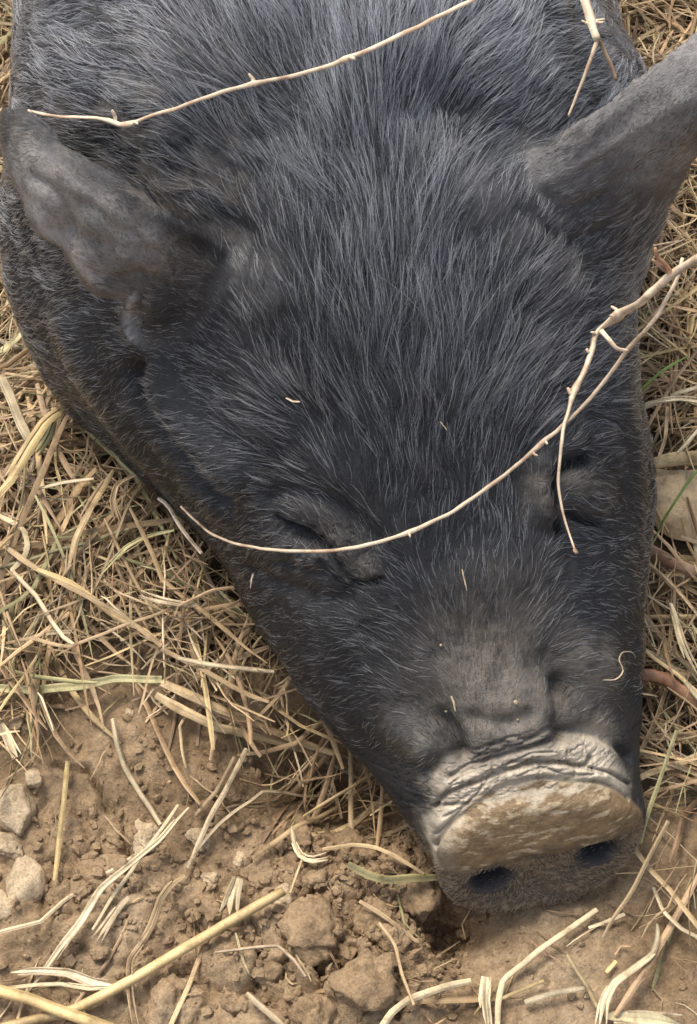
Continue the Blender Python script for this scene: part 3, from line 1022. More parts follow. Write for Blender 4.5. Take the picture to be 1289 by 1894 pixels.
# locks: hairs draw together towards a guide hair, more so at the tips
from mathutils.kdtree import KDTree
gi = R.choice(n, n // 14, replace=False)
kd = KDTree(len(gi))
for j, q in enumerate(gi):
    kd.insert(root[q], j)
kd.balance()
near_g = gi[np.array([kd.find(p)[1] for p in root.tolist()])]
cl_w = .62 * np.clip(ln / .016, .15, 1) * (.35 + .65 * R.random(n))
off = pts - root[:, None]
goff = off[near_g] * (ln / ln[near_g])[:, None, None]
pull = (root[near_g] - root)
for k, t in enumerate(tt):
    c_ = (cl_w * t ** 1.2)[:, None]
    pts[:, k] = root + off[:, k] * (1 - c_) + (goff[:, k] + pull * .75) * c_
g = R.random(n)
dusty = np.clip((coat[:, 0] - coat[:, 2]) * 9, 0, 1)
hc = np.array([.0095, .0098, .0112])[None] * (.5 + 1.2 * g[:, None] ** 2)
hc = hc * (1 - earh[:, None]) + earh[:, None] * np.array([.016, .0155, .016])[None] * (.3 + 2.2 * R.random((n, 1)) ** 3)
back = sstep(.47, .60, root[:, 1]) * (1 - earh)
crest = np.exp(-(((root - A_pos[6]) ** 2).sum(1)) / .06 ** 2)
hc = hc * (1 + 4.5 * back * sstep(.0, .5, nr[:, 2]) + 2.2 * crest)[:, None]  # sky sheen painted into hair colour: lighter on upward-facing back and crown
hc[guard] = (np.array([.40, .42, .46])[None] * (1 + .45 * crest + .45 * back)[guard][:, None]) * (.3 + .9 * R.random((guard.sum(), 1)) ** 1.5)  # pale guard hairs, with a highlight painted in on crown and back
ld = lowdisc[keep]
hc = hc * (1 - dusty[:, None] * .8) + np.array([.12, .095, .068])[None] * dusty[:, None] * .8
hc[ld] = np.array([.14, .10, .062])[None] * (.15 + 1.3 * R.random((ld.sum(), 1)))


def curves_obj(name, pts, radius, colr, mat, parent):
    n, sg, _ = pts.shape
    cu = bpy.data.hair_curves.new(name)
    cu.add_curves([sg] * n)
    cu.attributes["position"].data.foreach_set("vector", pts.astype(np.float32).ravel())
    ra_ = cu.attributes.get("radius") or cu.attributes.new("radius", 'FLOAT', 'POINT')
    ra_.data.foreach_set("value", radius.astype(np.float32).ravel())
    ca = cu.attributes.new("tint", 'FLOAT_COLOR', 'CURVE')
    c4 = np.ones((n, 4), dtype=np.float32)
    c4[:, :3] = colr
    ca.data.foreach_set("color", c4.ravel())
    cu.materials.append(mat)
    o = bpy.data.objects.new(name, cu)
    col.objects.link(o)
    o.parent = parent
    return o


rbase = .000105 * (.75 + .5 * R.random(n)) * (1 - .2 * earh) * np.where(guard, 1.25 - .25 * earh, 1)
radii = rbase[:, None] * np.array([1, 1, .9, .7, .18])[None]
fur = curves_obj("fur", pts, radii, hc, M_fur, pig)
# lashes over the two closed lids
lash, lcol = [], []
for line, dx, dy in (([(536, 972), (566, 986), (594, 1002)], -26, 22), ([(1040, 864), (1056, 856), (1074, 850)], 8, 26)):
    for a_, b_ in catmull(line, 12):
        p0_ = hit(a_ + R.normal(0, 2), b_ + R.normal(0, 2))
        d_ = (RT * (dx + R.normal(0, 9)) - UP * (dy + R.normal(0, 9)))
        d_ = d_ / np.linalg.norm(d_) * R.uniform(.006, .013)
        lash.append([p0_ + d_ * t_ + (CAM - p0_) * (.010 * t_ * (1 - .6 * t_)) for t_ in tt])
        lcol.append((.30, .29, .28) if R.random() < .4 else (.015, .015, .016))
lash = np.array(lash)
lo_ = curves_obj("eyelash", lash, np.full((len(lash), 1), .00011) * np.array([1, 1, .9, .7, .2])[None], np.array(lcol), M_fur, pig)
tag(lo_, "sparse lashes over the closed eyes", None, None, "stuff")
tag(fur, "short black hair over the head and back", None, None, "stuff")

# ------------------------------------------------------------------ straw, twigs and soil: builders
PXM = 0.00028                                          # metres per photo pixel on the ground
COLS = {
    "gold": (.50, .365, .18), "yellow": (.54, .40, .185), "tan": (.44, .315, .17), "pale": (.56, .45, .28), "brown": (.27, .175, .09),
    "green": (.43, .385, .19), "grass": (.13, .20, .035), "white": (.60, .48, .31), "ash": (.43, .335, .21), "olive": (.31, .275, .13),
    "bark": (.62, .49, .35), "pink": (.46, .28, .17), "dark": (.15, .1, .06), "umber": (.35, .235, .125),
}


def strand(P_, width, flat=.35, roll=0.0, taper=(.6, .25), vee=0.0, sides=6, ridge=.10):
    """closed stalk along P_: width may be one number or one per point"""
    P_ = np.asarray(P_, float)
    n = len(P_)
    t = np.gradient(P_, axis=0)
    t /= np.linalg.norm(t, axis=1, keepdims=True) + 1e-12
    ref = np.array([0, 0, 1.0])
    s = np.cross(t, ref)
    bad = np.linalg.norm(s, axis=1) < .05
    s[bad] = np.array([1.0, 0, 0])
    s /= np.linalg.norm(s, axis=1, keepdims=True)
    u = np.cross(s, t)
    rl = np.asarray(roll) + np.zeros(n)
    s, u = s * np.cos(rl)[:, None] + u * np.sin(rl)[:, None], u * np.cos(rl)[:, None] - s * np.sin(rl)[:, None]
    w = np.asarray(width) + np.zeros(n)
    q = np.linspace(0, 1, n)
    w = w * np.minimum(1, np.minimum(taper[0] + (1 - taper[0]) * q / .12, taper[1] + (1 - taper[1]) * (1 - q) / .25))
    a = np.linspace(0, 2 * np.pi, sides, endpoint=False)
    ca, sa = np.cos(a), np.sin(a)
    rj = 1 + R.normal(0, ridge, sides)
    ca, sa = ca * rj, sa * rj
    V = P_[:, None] + s[:, None] * (w[:, None] / 2 * ca[None])[..., None] + u[:, None] * (w[:, None] / 2 * (flat * sa[None] + vee * np.abs(ca)[None]))[..., None]
    F = []
    for k in range(n - 1):
        for j in range(sides):
            j2 = (j + 1) % sides
            F.append((k * sides + j, k * sides + j2, (k + 1) * sides + j2, (k + 1) * sides + j))
    F.append(tuple(range(sides))[::-1])
    F.append(tuple((n - 1) * sides + j for j in range(sides)))
    return V.reshape(-1, 3), F


def shade(c, amt=.12):
    c = np.array(COLS[c] if isinstance(c, str) else c)
    return np.clip(c * (1 + R.normal(0, amt)) * (1 + R.normal(0, .018, 3)), .01, .9)


def strand_cols(n_pts, sides, c):
    q = np.linspace(0, 1, n_pts)
    f = 1 + .16 * np.sin(q * R.uniform(4, 16) + R.uniform(0, 6)) + R.normal(0, .05, n_pts)
    g_ = np.clip(1 + R.normal(0, .24, sides), .45, 1.4)
    return np.clip(c[None, None] * f[:, None, None] * g_[None, :, None], .005, .85).reshape(-1, 3)


def push_out(P_, gap=.002):
    out = P_.copy()
    for i, p in enumerate(P_):
        loc, no, fi, dist = bvh.find_nearest(Vector(p), .12)
        if loc is not None:
            dv = Vector(p) - loc
            if dv.dot(no) < gap:
                out[i] = np.array(loc) + np.array(no) * gap
    return out


def ground_line(line, h, n):
    """pixel line laid on the soil, h metres above it"""
    q = catmull(line, n)
    ls_ = np.concatenate([[0], np.cumsum(np.linalg.norm(np.diff(np.array(line, float), axis=0), axis=1))])
    us_ = np.linspace(0, ls_[-1], n)
    q = .2 * q + .8 * np.stack([np.interp(us_, ls_, [p[k] for p in line]) for k in (0, 1)], 1)   # straws kink rather than bow
    P_ = np.array([at(a_, b_, .003) for a_, b_ in q])
    hh = np.interp(np.linspace(0, 1, n), np.linspace(0, 1, len(h)), h) if hasattr(h, "__len__") else np.full(n, h)
    for _ in range(2):
        gz = ground_z(P_[:, 0], P_[:, 1])
        gz = np.convolve(np.pad(gz, 3, mode='edge'), np.ones(7) / 7, 'valid')
        P_ = np.array([at(a_, b_, z) for (a_, b_), z in zip(q, gz + hh)])
    return P_


# ------------------------------------------------------------------ soil clods and stones
bm = bmesh.new()
bmesh.ops.create_icosphere(bm, subdivisions=4, radius=1)
ICO_V = np.array([x.co[:] for x in bm.verts])
ICO_F = [tuple(x.index for x in f.verts) for f in bm.faces]
bm.free()
bm = bmesh.new()
bmesh.ops.create_icosphere(bm, subdivisions=1, radius=1)
ICS_V = np.array([x.co[:] for x in bm.verts])
ICS_F = np.array([tuple(x.index for x in f.verts) for f in bm.faces])
bm.free()


def lump_verts(base_v, seed, cuts=14, rough=.10, lo=.55):
    r_ = np.random.default_rng(seed)
    d = base_v / np.linalg.norm(base_v, axis=1, keepdims=True)
    rr_ = np.ones(len(d))
    for _ in range(cuts):
        nn = r_.normal(size=3)
        nn /= np.linalg.norm(nn)
        o_ = r_.uniform(lo, .95)
        dn_ = d @ nn
        rr_ = np.where(dn_ > .05, np.minimum(rr_, o_ / np.maximum(dn_, .05)), rr_)
    rr_ = rr_ * (1 + rough * fbm(d + seed * 3.1, 1.9, 4, seed % 50) + .35 * rough * fbm(d + seed, 8, 3, seed % 37))
    return d * rr_[:, None]


def clod(name, label, cat, c, rpx, mat, seed, sq=(1, .85, .7), sink=.42, group=None, rough=.1):
    g = gpt(*c)
    r_ = rpx * PXM
    vv2 = lump_verts(ICO_V, seed, rough=rough) * np.array(sq) * r_
    ang = seed * 1.7
    Rm = np.array([[math.cos(ang), -math.sin(ang), 0], [math.sin(ang), math.cos(ang), 0], [0, 0, 1]])
    vv2 = vv2 @ Rm.T
    o = mesh_obj(name, vv2, ICO_F, mat)
    o.location = (g[0], g[1] - 0.0, gz1(*g) + r_ * sq[2] * (1 - 2 * sink))
    tag(o, label, cat, group)
    return o


STONES = [
    ("stone", "pale rounded stone nearest the lower left edge, above its larger twin", "stone", (40, 1515), 50, M_stone, 3),
    ("stone", "large pale boulder-like stone below the other big one at far left", "stone", (52, 1640), 54, M_stone, 12),
    ("stone", "small greyish pebble just above the upper pale stone", "stone", (70, 1464), 24, M_stone, 5),
    ("stone", "small pinkish pebble among straw at the left edge", "stone", (38, 1358), 17, M_stone, 8),
    ("dirt_clod", "knobbly pale clod squeezed between the two big pale stones", "clod", (22, 1574), 36, M_stone, 9),
    ("dirt_clod", "pale clod cut by the lower left edge below the big stone", "clod", (8, 1688), 30, M_stone, 14),
    ("dirt_clod", "pinkish pale clod lying under the split white straw", "clod", (278, 1560), 38, M_stone, 21),
    ("dirt_clod", "small pale clod beside the pinkish clod and thin straws", "clod", (372, 1568), 24, M_stone, 22),
    ("dirt_clod", "flat pale clod under the tip of the thick yellow stalk", "clod", (528, 1668), 30, M_stone, 23),
    ("dirt_clod", "tan angular clod behind the thick stalk's tip", "clod", (486, 1612), 36, M_clod, 24),
    ("dirt_clod", "tiny white clod beside the short pale chip", "clod", (446, 1604), 17, M_stone, 25),
    ("dirt_clod", "broad cracked clod slab right of the thick yellow stalk", "clod", (590, 1738), 62, M_clod, 26),
    ("dirt_clod", "rounded brown clod at the bottom beneath the thick stalk", "clod", (312, 1860), 58, M_clod, 27),
    ("dirt_clod", "large round clod near the bottom with a pale fleck on top", "clod", (682, 1838), 66, M_clod, 28),
    ("dirt_clod", "crumbly orange brown clod just beside the snout's edge", "clod", (768, 1652), 50, M_clod, 29),
    ("dirt_clod", "clod cut by the bottom edge between two thin straws", "clod", (580, 1888), 40, M_clod, 30),
    ("dirt_clod", "small brown clod under the thin arched straw", "clod", (500, 1812), 34, M_clod, 31),
    ("dirt_clod", "brown clod at the bottom right of the round beneath-stalk clod", "clod", (440, 1858), 32, M_clod, 32),
    ("dirt_clod", "low brown clod between snout and broad cracked slab", "clod", (690, 1712), 36, M_clod, 33),
    ("dirt_clod", "brown clod above the thick stalk's middle", "clod", (398, 1690), 26, M_clod, 34),
    ("dirt_clod", "small clod in the dark hollow below the snout's near corner", "clod", (868, 1700), 20, M_clod, 35),
    ("dirt_clod", "tan clod behind the snout under the jaw's shadow", "clod", (640, 1560), 34, M_clod, 36),
    ("dirt_clod", "small reddish clod near the greenish bent straw", "clod", (590, 1640), 22, M_clod, 37),
    ("dirt_clod", "brown clod beside the crack at lower left", "clod", (222, 1610), 22, M_clod, 38),
    ("dirt_clod", "pale crumb clod on the mound below the straw bundle", "clod", (252, 1358), 11, M_stone, 39),
    ("dirt_clod", "crumbly clod under the left corner of the snout", "clod", (742, 1602), 26, M_clod, 51),
    ("dirt_clod", "small clod touching the dark hollow on its left side", "clod", (788, 1716), 18, M_clod, 52),
    ("dirt_clod", "low clod above the dark hollow's crack", "clod", (728, 1756), 26, M_clod, 53),
    ("dirt_clod", "flat clod between the broad slab and the round clod", "clod", (640, 1776), 24, M_clod, 54),
    ("dirt_clod", "clod at the bottom just right of the round fleck-topped one", "clod", (758, 1862), 26, M_clod, 55),
    ("dirt_clod", "small angular clod right of the pale flat clod", "clod", (572, 1640), 16, M_clod, 56),
    ("dirt_clod", "small clod left of the pinkish clod by the crack", "clod", (216, 1548), 20, M_clod, 57),
    ("dirt_clod", "reddish clod below the pinkish clod", "clod", (300, 1640), 24, M_clod, 58),
    ("dirt_clod", "pale lump beside the short broad chip", "clod", (392, 1640), 18, M_stone, 59),
    ("dirt_clod", "brown clod right of the big lower stone", "clod", (150, 1660), 26, M_clod, 60),
    ("dirt_clod", "small clod under the thick stalk near the lower left", "clod", (190, 1770), 20, M_clod, 61),
    ("dirt_clod", "clod under the tan straw below the jaw", "clod", (560, 1560), 24, M_clod, 62),
    ("dirt_clod", "small clod at the bottom edge left of the round fleck-topped one", "clod", (540, 1850), 20, M_clod, 40),
]
for i, s_ in enumerate(STONES):
    sq = (1, .86, .72) if s_[0] == "stone" else (1, .82 + .15 * R.random(), .55 + .2 * R.random())
    clod(*s_, sq=sq, sink=.34 if s_[0] == "stone" else .46, rough=.08 if s_[0] == "stone" else .26, group="pale stones" if s_[0] == "stone" else "soil clods")


def crumb_field():
    Vs, Fs = [], []
    k = 0
    protos = [lump_verts(ICS_V, 200 + j, 10, .25, .4) * R.uniform(.7, 1.35, 3) for j in range(14)]
    cen = [((560, 1760), .06, 1.0), ((200, 1610), .05, .55), ((760, 1660), .03, 1.0), ((330, 1420), .06, .07), ((1000, 1760), .09, .22), ((650, 1600), .05, .7)]
    tot = 0
    for c, sg, wt in cen:
        g = gpt(*c)
        m_ = int(1500 * wt)
        xy = g + R.normal(0, sg * .75, (m_, 2))
        z = ground_z(xy[:, 0], xy[:, 1])
        for j in range(m_):
            r_ = .0004 + .0042 * R.random() ** 5
            a_ = R.uniform(0, 6.28)
            pv = protos[R.integers(14)] * r_ * np.array([1, .9, .75])
            ca, sa = math.cos(a_), math.sin(a_)
            pv = np.stack([pv[:, 0] * ca - pv[:, 1] * sa, pv[:, 0] * sa + pv[:, 1] * ca, pv[:, 2]], 1)
            Vs.append(pv + np.array([xy[j, 0], xy[j, 1], z[j] + r_ * .3]))
            Fs.append(ICS_F + k)
            k += len(ICS_V)
    return np.vstack(Vs), np.vstack(Fs)


cv, cf = crumb_field()
cr_o = mesh_obj("soil_crumbs", cv, cf, M_clod, smooth=False)
tag(cr_o, "fine loose soil crumbs scattered over the bare ground", None, None, "stuff")

# ------------------------------------------------------------------ traced straws
# label, pixel line, width px, colour, flatness, height(s) above the soil in mm
TR = [
    ("thick round yellow straw stalk lying diagonally across the bottom left soil", [(524, 1648), (434, 1699), (340, 1755), (247, 1810), (136, 1868), (-20, 1905)], 19, "yellow", .95, (13, 10, 8, 6)),
    ("short thick yellow stalk crossing the bottom left corner", [(-20, 1826), (50, 1846), (106, 1868), (215, 1905)], 21, "yellow", .95, (12, 14, 13)),
    ("pale curved stalk standing alone on the smooth soil mound", [(208, 1329), (216, 1370), (232, 1420), (262, 1475), (299, 1525)], 10, "pale", .8, (9, 5, 3)),
    ("long split whitish straw slanting from the pinkish clod to lower left", [(350, 1496), (290, 1560), (230, 1612), (187, 1649), (140, 1715), (106, 1760), (48, 1838)], 15, "white", .4, (18, 14, 8, 5)),
    ("thin whitish straw running beside the long split one", [(330, 1490), (270, 1575), (205, 1670), (170, 1720)], 8, "pale", .5, (14, 8, 6)),
    ("frayed greyish straw strip below the long split one", [(238, 1660), (205, 1700), (178, 1740)], 14, "ash", .3, 5),
    ("thin pale straw leaning up the mound toward the straw bundle", [(455, 1385), (420, 1450), (383, 1523), (348, 1603)], 9, "pale", .6, (16, 9, 7)),
    ("narrow straw doubling the one leaning up the mound", [(432, 1400), (400, 1462), (362, 1510)], 7, "tan", .6, (10, 6)),
    ("twisted brown ribbon of dry leaf hanging below the thin pale straws", [(343, 1619), (318, 1640), (298, 1664), (280, 1710), (262, 1745), (240, 1778), (240, 1830), (246, 1900)], 14, "tan", .3, (10, 12, 13, 9, 8)),
    ("broad greenish flattened stalk at the left edge above the mound", [(-20, 1272), (60, 1276), (130, 1272), (212, 1258), (300, 1258)], 24, "green", .45, (14, 15, 16)),
    ("upper stalk of the brown bundle pointing at the pig's jaw", [(300, 1262), (393, 1304), (504, 1351), (618, 1392)], 17, "tan", .5, (17, 18, 14)),
    ("lower stalk of the brown bundle below the greenish one", [(290, 1284), (345, 1318), (403, 1344), (509, 1368), (612, 1398)], 15, "tan", .5, (13, 14, 12)),
    ("middle reddish stalk in the brown bundle", [(330, 1280), (430, 1330), (530, 1368), (600, 1388)], 12, "pink", .5, (14, 15, 12)),
    ("upright thin yellow straw beside the two pale stones", [(124, 1409), (118, 1465), (113, 1523), (102, 1632)], 10, "yellow", .6, (12, 9, 7)),
    ("long thin grey straw arching from the mound toward the jaw", [(343, 1598), (400, 1530), (444, 1492), (484, 1462), (555, 1472), (650, 1467), (690, 1455)], 7, "ash", .7, (6, 9, 12, 9)),
    ("hooked thin straw on top of the soil mound", [(403, 1296), (353, 1316), (330, 1341), (337, 1385), (346, 1420)], 6, "tan", .6, (12, 8, 5)),
    ("tan straw piece slanting below the pig's jaw", [(627, 1490), (585, 1512), (540, 1533), (464, 1588)], 9, "tan", .5, (8, 9, 7)),
    ("bent whitish green leaf piece on crumbly soil", [(540, 1530), (546, 1560), (556, 1580), (575, 1592), (608, 1586)], 13, "pale", .3, (11, 9, 7)),
    ("thin straw dropping from the bent whitish green piece", [(560, 1590), (548, 1620), (537, 1652)], 6, "tan", .6, 8),
    ("short broad pale straw chip standing beside the thick stalk", [(440, 1626), (432, 1655), (424, 1692)], 24, "pale", .3, (12, 9, 6)),
    ("thin arched straw over the brown clods at the bottom", [(398, 1762), (455, 1755), (514, 1748), (545, 1775), (566, 1806)], 6, "ash", .7, (8, 12, 10)),
    ("pale straw piece running off the bottom edge left of the clods", [(456, 1836), (490, 1868), (530, 1905)], 11, "pale", .5, (10, 8)),
    ("white dry leaf strip lying flat at the lower left", [(18, 1798), (80, 1796), (126, 1800), (170, 1818), (214, 1822)], 15, "white", .25, (8, 7, 6)),
    ("second white dry strip just under the first at lower left", [(-10, 1826), (60, 1822), (110, 1820), (165, 1828), (205, 1824)], 9, "white", .3, (10, 9, 8)),
    ("pale broad blade cut by the left edge above the pebble", [(-14, 1318), (8, 1350), (32, 1400)], 18, "pale", .3, (12, 8)),
    ("yellow green blade piece at the left edge beside the shoulder", [(48, 612), (28, 630), (-6, 652)], 17, "green", .3, (22, 20)),
    ("straight pale stalk in the upper left straw bed", [(5, 700), (22, 740), (38, 780), (60, 824)], 22, "pale", .5, (26, 25, 22)),
    ("large golden leaf blade curling down to the left edge", [(132, 748), (100, 768), (81, 786), (62, 815), (43, 848), (20, 885), (-15, 925)], 25, "gold", .3, (25, 30, 30, 24)),
    ("olive green underside of a folded leaf beside the golden blade", [(98, 780), (88, 812), (66, 838)], 22, "olive", .35, (24, 22)),
    ("broad tan leaf blade slanting through the middle of the straw bed", [(208, 870), (190, 900), (171, 934), (150, 975), (136, 1003), (126, 1035), (124, 1068)], 19, "tan", .35, (26, 28, 28, 22)),
    ("kinked thin straw hooking round at the left edge", [(-6, 950), (20, 965), (39, 976), (50, 1003), (45, 1030), (19, 1054)], 10, "pale", .5, (22, 24, 22)),
    ("long pale straw bent downward to a point at left", [(19, 1054), (66, 1100), (97, 1151), (118, 1178), (140, 1193)], 9, "pale", .6, (24, 24, 20)),
    ("long brown straw running down the whole straw bed at left", [(-10, 1002), (78, 1058), (155, 1100), (233, 1143), (300, 1195)], 10, "tan", .6, (24, 27, 24)),
    ("narrow greenish blade under the pig's cheek in the straw bed", [(322, 980), (290, 986), (264, 996), (233, 1015), (205, 1045), (186, 1064)], 9, "green", .4, (30, 28, 24)),
    ("short whitish chip of straw near the pig's cheek", [(364, 1122), (335, 1120), (303, 1112), (258, 1100)], 13, "white", .4, (26, 26)),
    ("thin straw leaning against the pig's cheek", [(297, 916), (330, 968), (374, 1023)], 7, "bark", .7, (30, 36, 40)),
    ("thin straw poking out from under the pig's cheek", [(448, 1084), (420, 1088), (388, 1093), (330, 1124)], 6, "tan", .6, (30, 28)),
    ("pale green stalk lying along the lower edge of the straw bed", [(330, 1218), (380, 1228), (427, 1234), (508, 1242)], 9, "pale", .5, (22, 22)),
    ("pale horizontal straw left of the broad tan blade", [(60, 904), (116, 893), (172, 887)], 8, "pale", .5, (28, 28)),
    ("curled brown leaf strip beside the broad tan blade", [(258, 870), (215, 895), (207, 930), (220, 965)], 11, "tan", .4, (26, 28, 22)),
    ("straw crossing from the left edge to the bundle's end", [(-10, 1195), (60, 1180), (130, 1195), (250, 1150), (330, 1120)], 8, "tan", .6, (20, 26, 24)),
    ("thick pale straw at the left edge above the greenish stalk", [(-10, 1200), (40, 1188), (90, 1170), (130, 1168)], 11, "ash", .6, (18, 20)),
    # right side
    ("bright green grass blade beside the pig's right cheek", [(1168, 738), (1210, 700), (1235, 682), (1270, 660)], 9, "grass", .3, (34, 36, 34)),
    ("white dry leaf curving toward the right edge", [(1166, 768), (1180, 757), (1202, 746), (1252, 739), (1300, 742)], 11, "white", .3, (32, 36, 32)),
    ("long green grass blade crossing the big tan leaf", [(1295, 864), (1270, 895), (1248, 926), (1226, 962), (1206, 1003)], 8, "grass", .35, (32, 34, 28)),
    ("pale pointed blade hanging down right of the cheek", [(1238, 1116), (1250, 1150), (1260, 1185), (1274, 1218), (1292, 1250)], 16, "pale", .3, (28, 28, 24)),
    ("short vertical straw above the big tan leaf", [(1236, 755), (1228, 805), (1217, 850)], 8, "tan", .6, (30, 26)),
    ("slanting straw near the right edge above the tan leaf", [(1292, 795), (1275, 812), (1252, 838)], 7, "pale", .6, (30, 28)),
    ("thin brown straw leaning past the snout's right edge", [(1236, 1517), (1205, 1580), (1177, 1631), (1145, 1685), (1118, 1735)], 8, "tan", .7, (24, 16, 6)),
    ("greenish stalk touching the right edge of the snout", [(1250, 1350), (1228, 1420), (1205, 1490), (1185, 1560)], 7, "olive", .5, (26, 22, 16)),
    ("long pale forked straw lying in front of the snout", [(1104, 1682), (1066, 1710), (1028, 1735), (969, 1783), (930, 1812), (921, 1850), (920, 1905)], 11, "pale", .5, (8, 10, 8, 6)),
    ("brown straw leaning across the bottom right soil", [(1052, 1765), (1086, 1821), (1110, 1872)], 10, "tan", .5, (9, 7)),
    ("pale straw lying level near the bottom right", [(972, 1853), (1028, 1837), (1090, 1824)], 9, "pale", .5, (6, 7)),
    ("wide bent pale leaf stalk at the bottom right", [(1213, 1712), (1214, 1740), (1207, 1764), (1170, 1795), (1134, 1821), (1115, 1855), (1106, 1900)], 15, "pale", .35, (12, 14, 12, 8)),
    ("short tan straw stuck in the crumbly soil below the snout", [(664, 1666), (718, 1703), (773, 1744)], 9, "tan", .6, (12, 10, 8)),
    ("broad upright pale blade at the bottom edge", [(898, 1806), (894, 1850), (902, 1905)], 20, "pale", .3, (14, 10)),
    ("curved pale stalk rising from the bottom edge beside the round clod", [(702, 1905), (725, 1873), (755, 1850), (824, 1826), (870, 1814)], 13, "pale", .5, (16, 15, 9)),
    ("thin wavy straw running down over the round clod", [(700, 1707), (728, 1746), (742, 1799), (766, 1860)], 6, "tan", .6, (10, 14, 16)),
    ("thin arched stalk on the soil left of the snout", [(598, 1570), (653, 1561), (695, 1566), (728, 1580), (784, 1617)], 8, "tan", .6, (10, 14, 12)),
    ("frayed green grey stalk reaching under the snout's left corner", [(645, 1600), (680, 1618), (715, 1627), (806, 1623)], 14, "olive", .5, (12, 14, 14)),
    ("short yellow straw bit lying alone right of the forked straw", [(1140, 1780), (1122, 1800)], 10, "yellow", .5, 4),
    ("thin yellow straw beside the forked straw's base", [(1006, 1815), (960, 1832), (925, 1846)], 6, "yellow", .6, 6),
    ("short straw bit below the snout's right side", [(1155, 1692), (1120, 1708), (1090, 1716)], 7, "pale", .6, 5),
    ("flat dry leaf scrap cut by the bottom right edge", [(1120, 1882), (1190, 1885), (1260, 1895)], 30, "pale", .12, 6),
    ("rigid pale straw crossing the right edge beside the grass loops", [(1300, 1740), (1262, 1722), (1225, 1688), (1206, 1640)], 8, "pale", .6, (12, 14, 10)),
]


def add_straw(label, line, wpx, c, flat, hmm, name="straw_stalk", cat="straw", group=None):
    L_ = sum(math.dist(line[k], line[k + 1]) for k in range(len(line) - 1))
    n = int(np.clip(L_ / 12, 6, 28))
    h = np.array(hmm) * .001 if hasattr(hmm, "__len__") else hmm * .001
    if np.max(h) > .0195:                                # these lie on top of the straw bed
        h = h * 1.5
    P_ = push_out(ground_line(line, h, n), .0025)
    P_ += np.stack([(.0003 if flat > .9 else .0009) * noise(P_, 60, 200 + k) for k in range(3)], 1)
    w = wpx * (1 if flat > .45 else .72) * PXM * (1 + (.03 if flat > .9 else .14) * noise(P_ * 1.0, 80, 17))
    sides = 12 if wpx > 12 else 9
    V_, F_ = strand(P_, w, flat, R.normal(0, .25) + (0 if flat > .44 else R.choice([-1, 1]) * R.uniform(.3, 1.1) * np.linspace(-.5, 1, n)), (.85, .8) if flat > .44 else (.5, .2), vee=0 if flat > .45 else R.choice([-.35, .3]), sides=sides, ridge=.02 if flat > .9 else .10)
    cl_ = strand_cols(n, sides, shade(c, .05))
    if flat < .45 and c != "grass":                      # a dry blade splits lengthwise into strips
        q_ = np.linspace(0, 1, n)
        tan_ = np.gradient(P_, axis=0)
        sd_ = np.stack([-tan_[:, 1], tan_[:, 0], 0 * q_], 1)
        sd_ /= np.linalg.norm(sd_, axis=1, keepdims=True) + 1e-9
        for sgn in (-1, 1):
            a0, a1 = sorted(R.uniform(0, 1, 2))
            i0_, i1_ = int(a0 * (n - 4)), min(n, int(a1 * n) + 4)
            sub = P_[i0_:i1_] + sd_[i0_:i1_] * (sgn * wpx * PXM * (.32 + .5 * R.random() * np.linspace(0, 1, i1_ - i0_) ** 2))[:, None] + np.array([0, 0, .0006])
            V2, F2 = strand(sub, wpx * PXM * R.uniform(.22, .4), .5, 0, (.6, .2), sides=5)
            F_ = F_ + [tuple(k + len(V_) for k in f) for f in F2]
            V_ = np.vstack([V_, V2])
            cl_ = np.vstack([cl_, strand_cols(len(sub), 5, shade(c, .12))])
    o = mesh_obj(name, V_, F_, M_straw, cols=cl_, smooth=flat > .9)
    tag(o, label, cat, group)
    return o


for t_ in TR:
    nm, ct = ("grass_blade", "grass") if t_[3] == "grass" else ("straw_stalk", "straw")
    add_straw(*t_, name=nm, cat=ct)


# ------------------------------------------------------------------ the straw bed
def density(px, py):
    """how thickly straw lies at a photo pixel of the ground"""
    left = px < 700
    d = np.zeros(len(px))
    edge = 1290 + 60 * np.sin(px * .02) + .35 * np.clip(px - 300, 0, 400)
    d = np.where(left, .035 + .97 * sstep(edge + 45, edge - 60, py), d)
    d = np.where(left & (px < 110) & (py > 1280) & (py < 1460), np.maximum(d, .45), d)
    d = np.where(left & (px > 480) & (py > 1330) & (py < 1470), np.maximum(d, .5), d)
    d = np.where(left & (py > 1790) & (px < 230), np.maximum(d, .12), d)
    right = ~left
    d = np.where(right, .05 + .95 * sstep(1540, 1440, py), d)
    d = np.where(right & (px > 1190) & (py > 1580) & (py < 1740), np.maximum(d, .42), d)
    d = np.where(right & (py > 1740), np.maximum(d, .10), d)
    d = np.where(right & (py > 850) & (py < 1075), .12, d)
    return d


NB = 42000
bx_, by_ = R.uniform(-.42, .42, NB), R.uniform(.16, 1.35, NB)
bp = np.stack([bx_, by_, np.zeros(NB)], 1)
bedx, bedy = px_of(bp)
den = density(bedx, bedy)
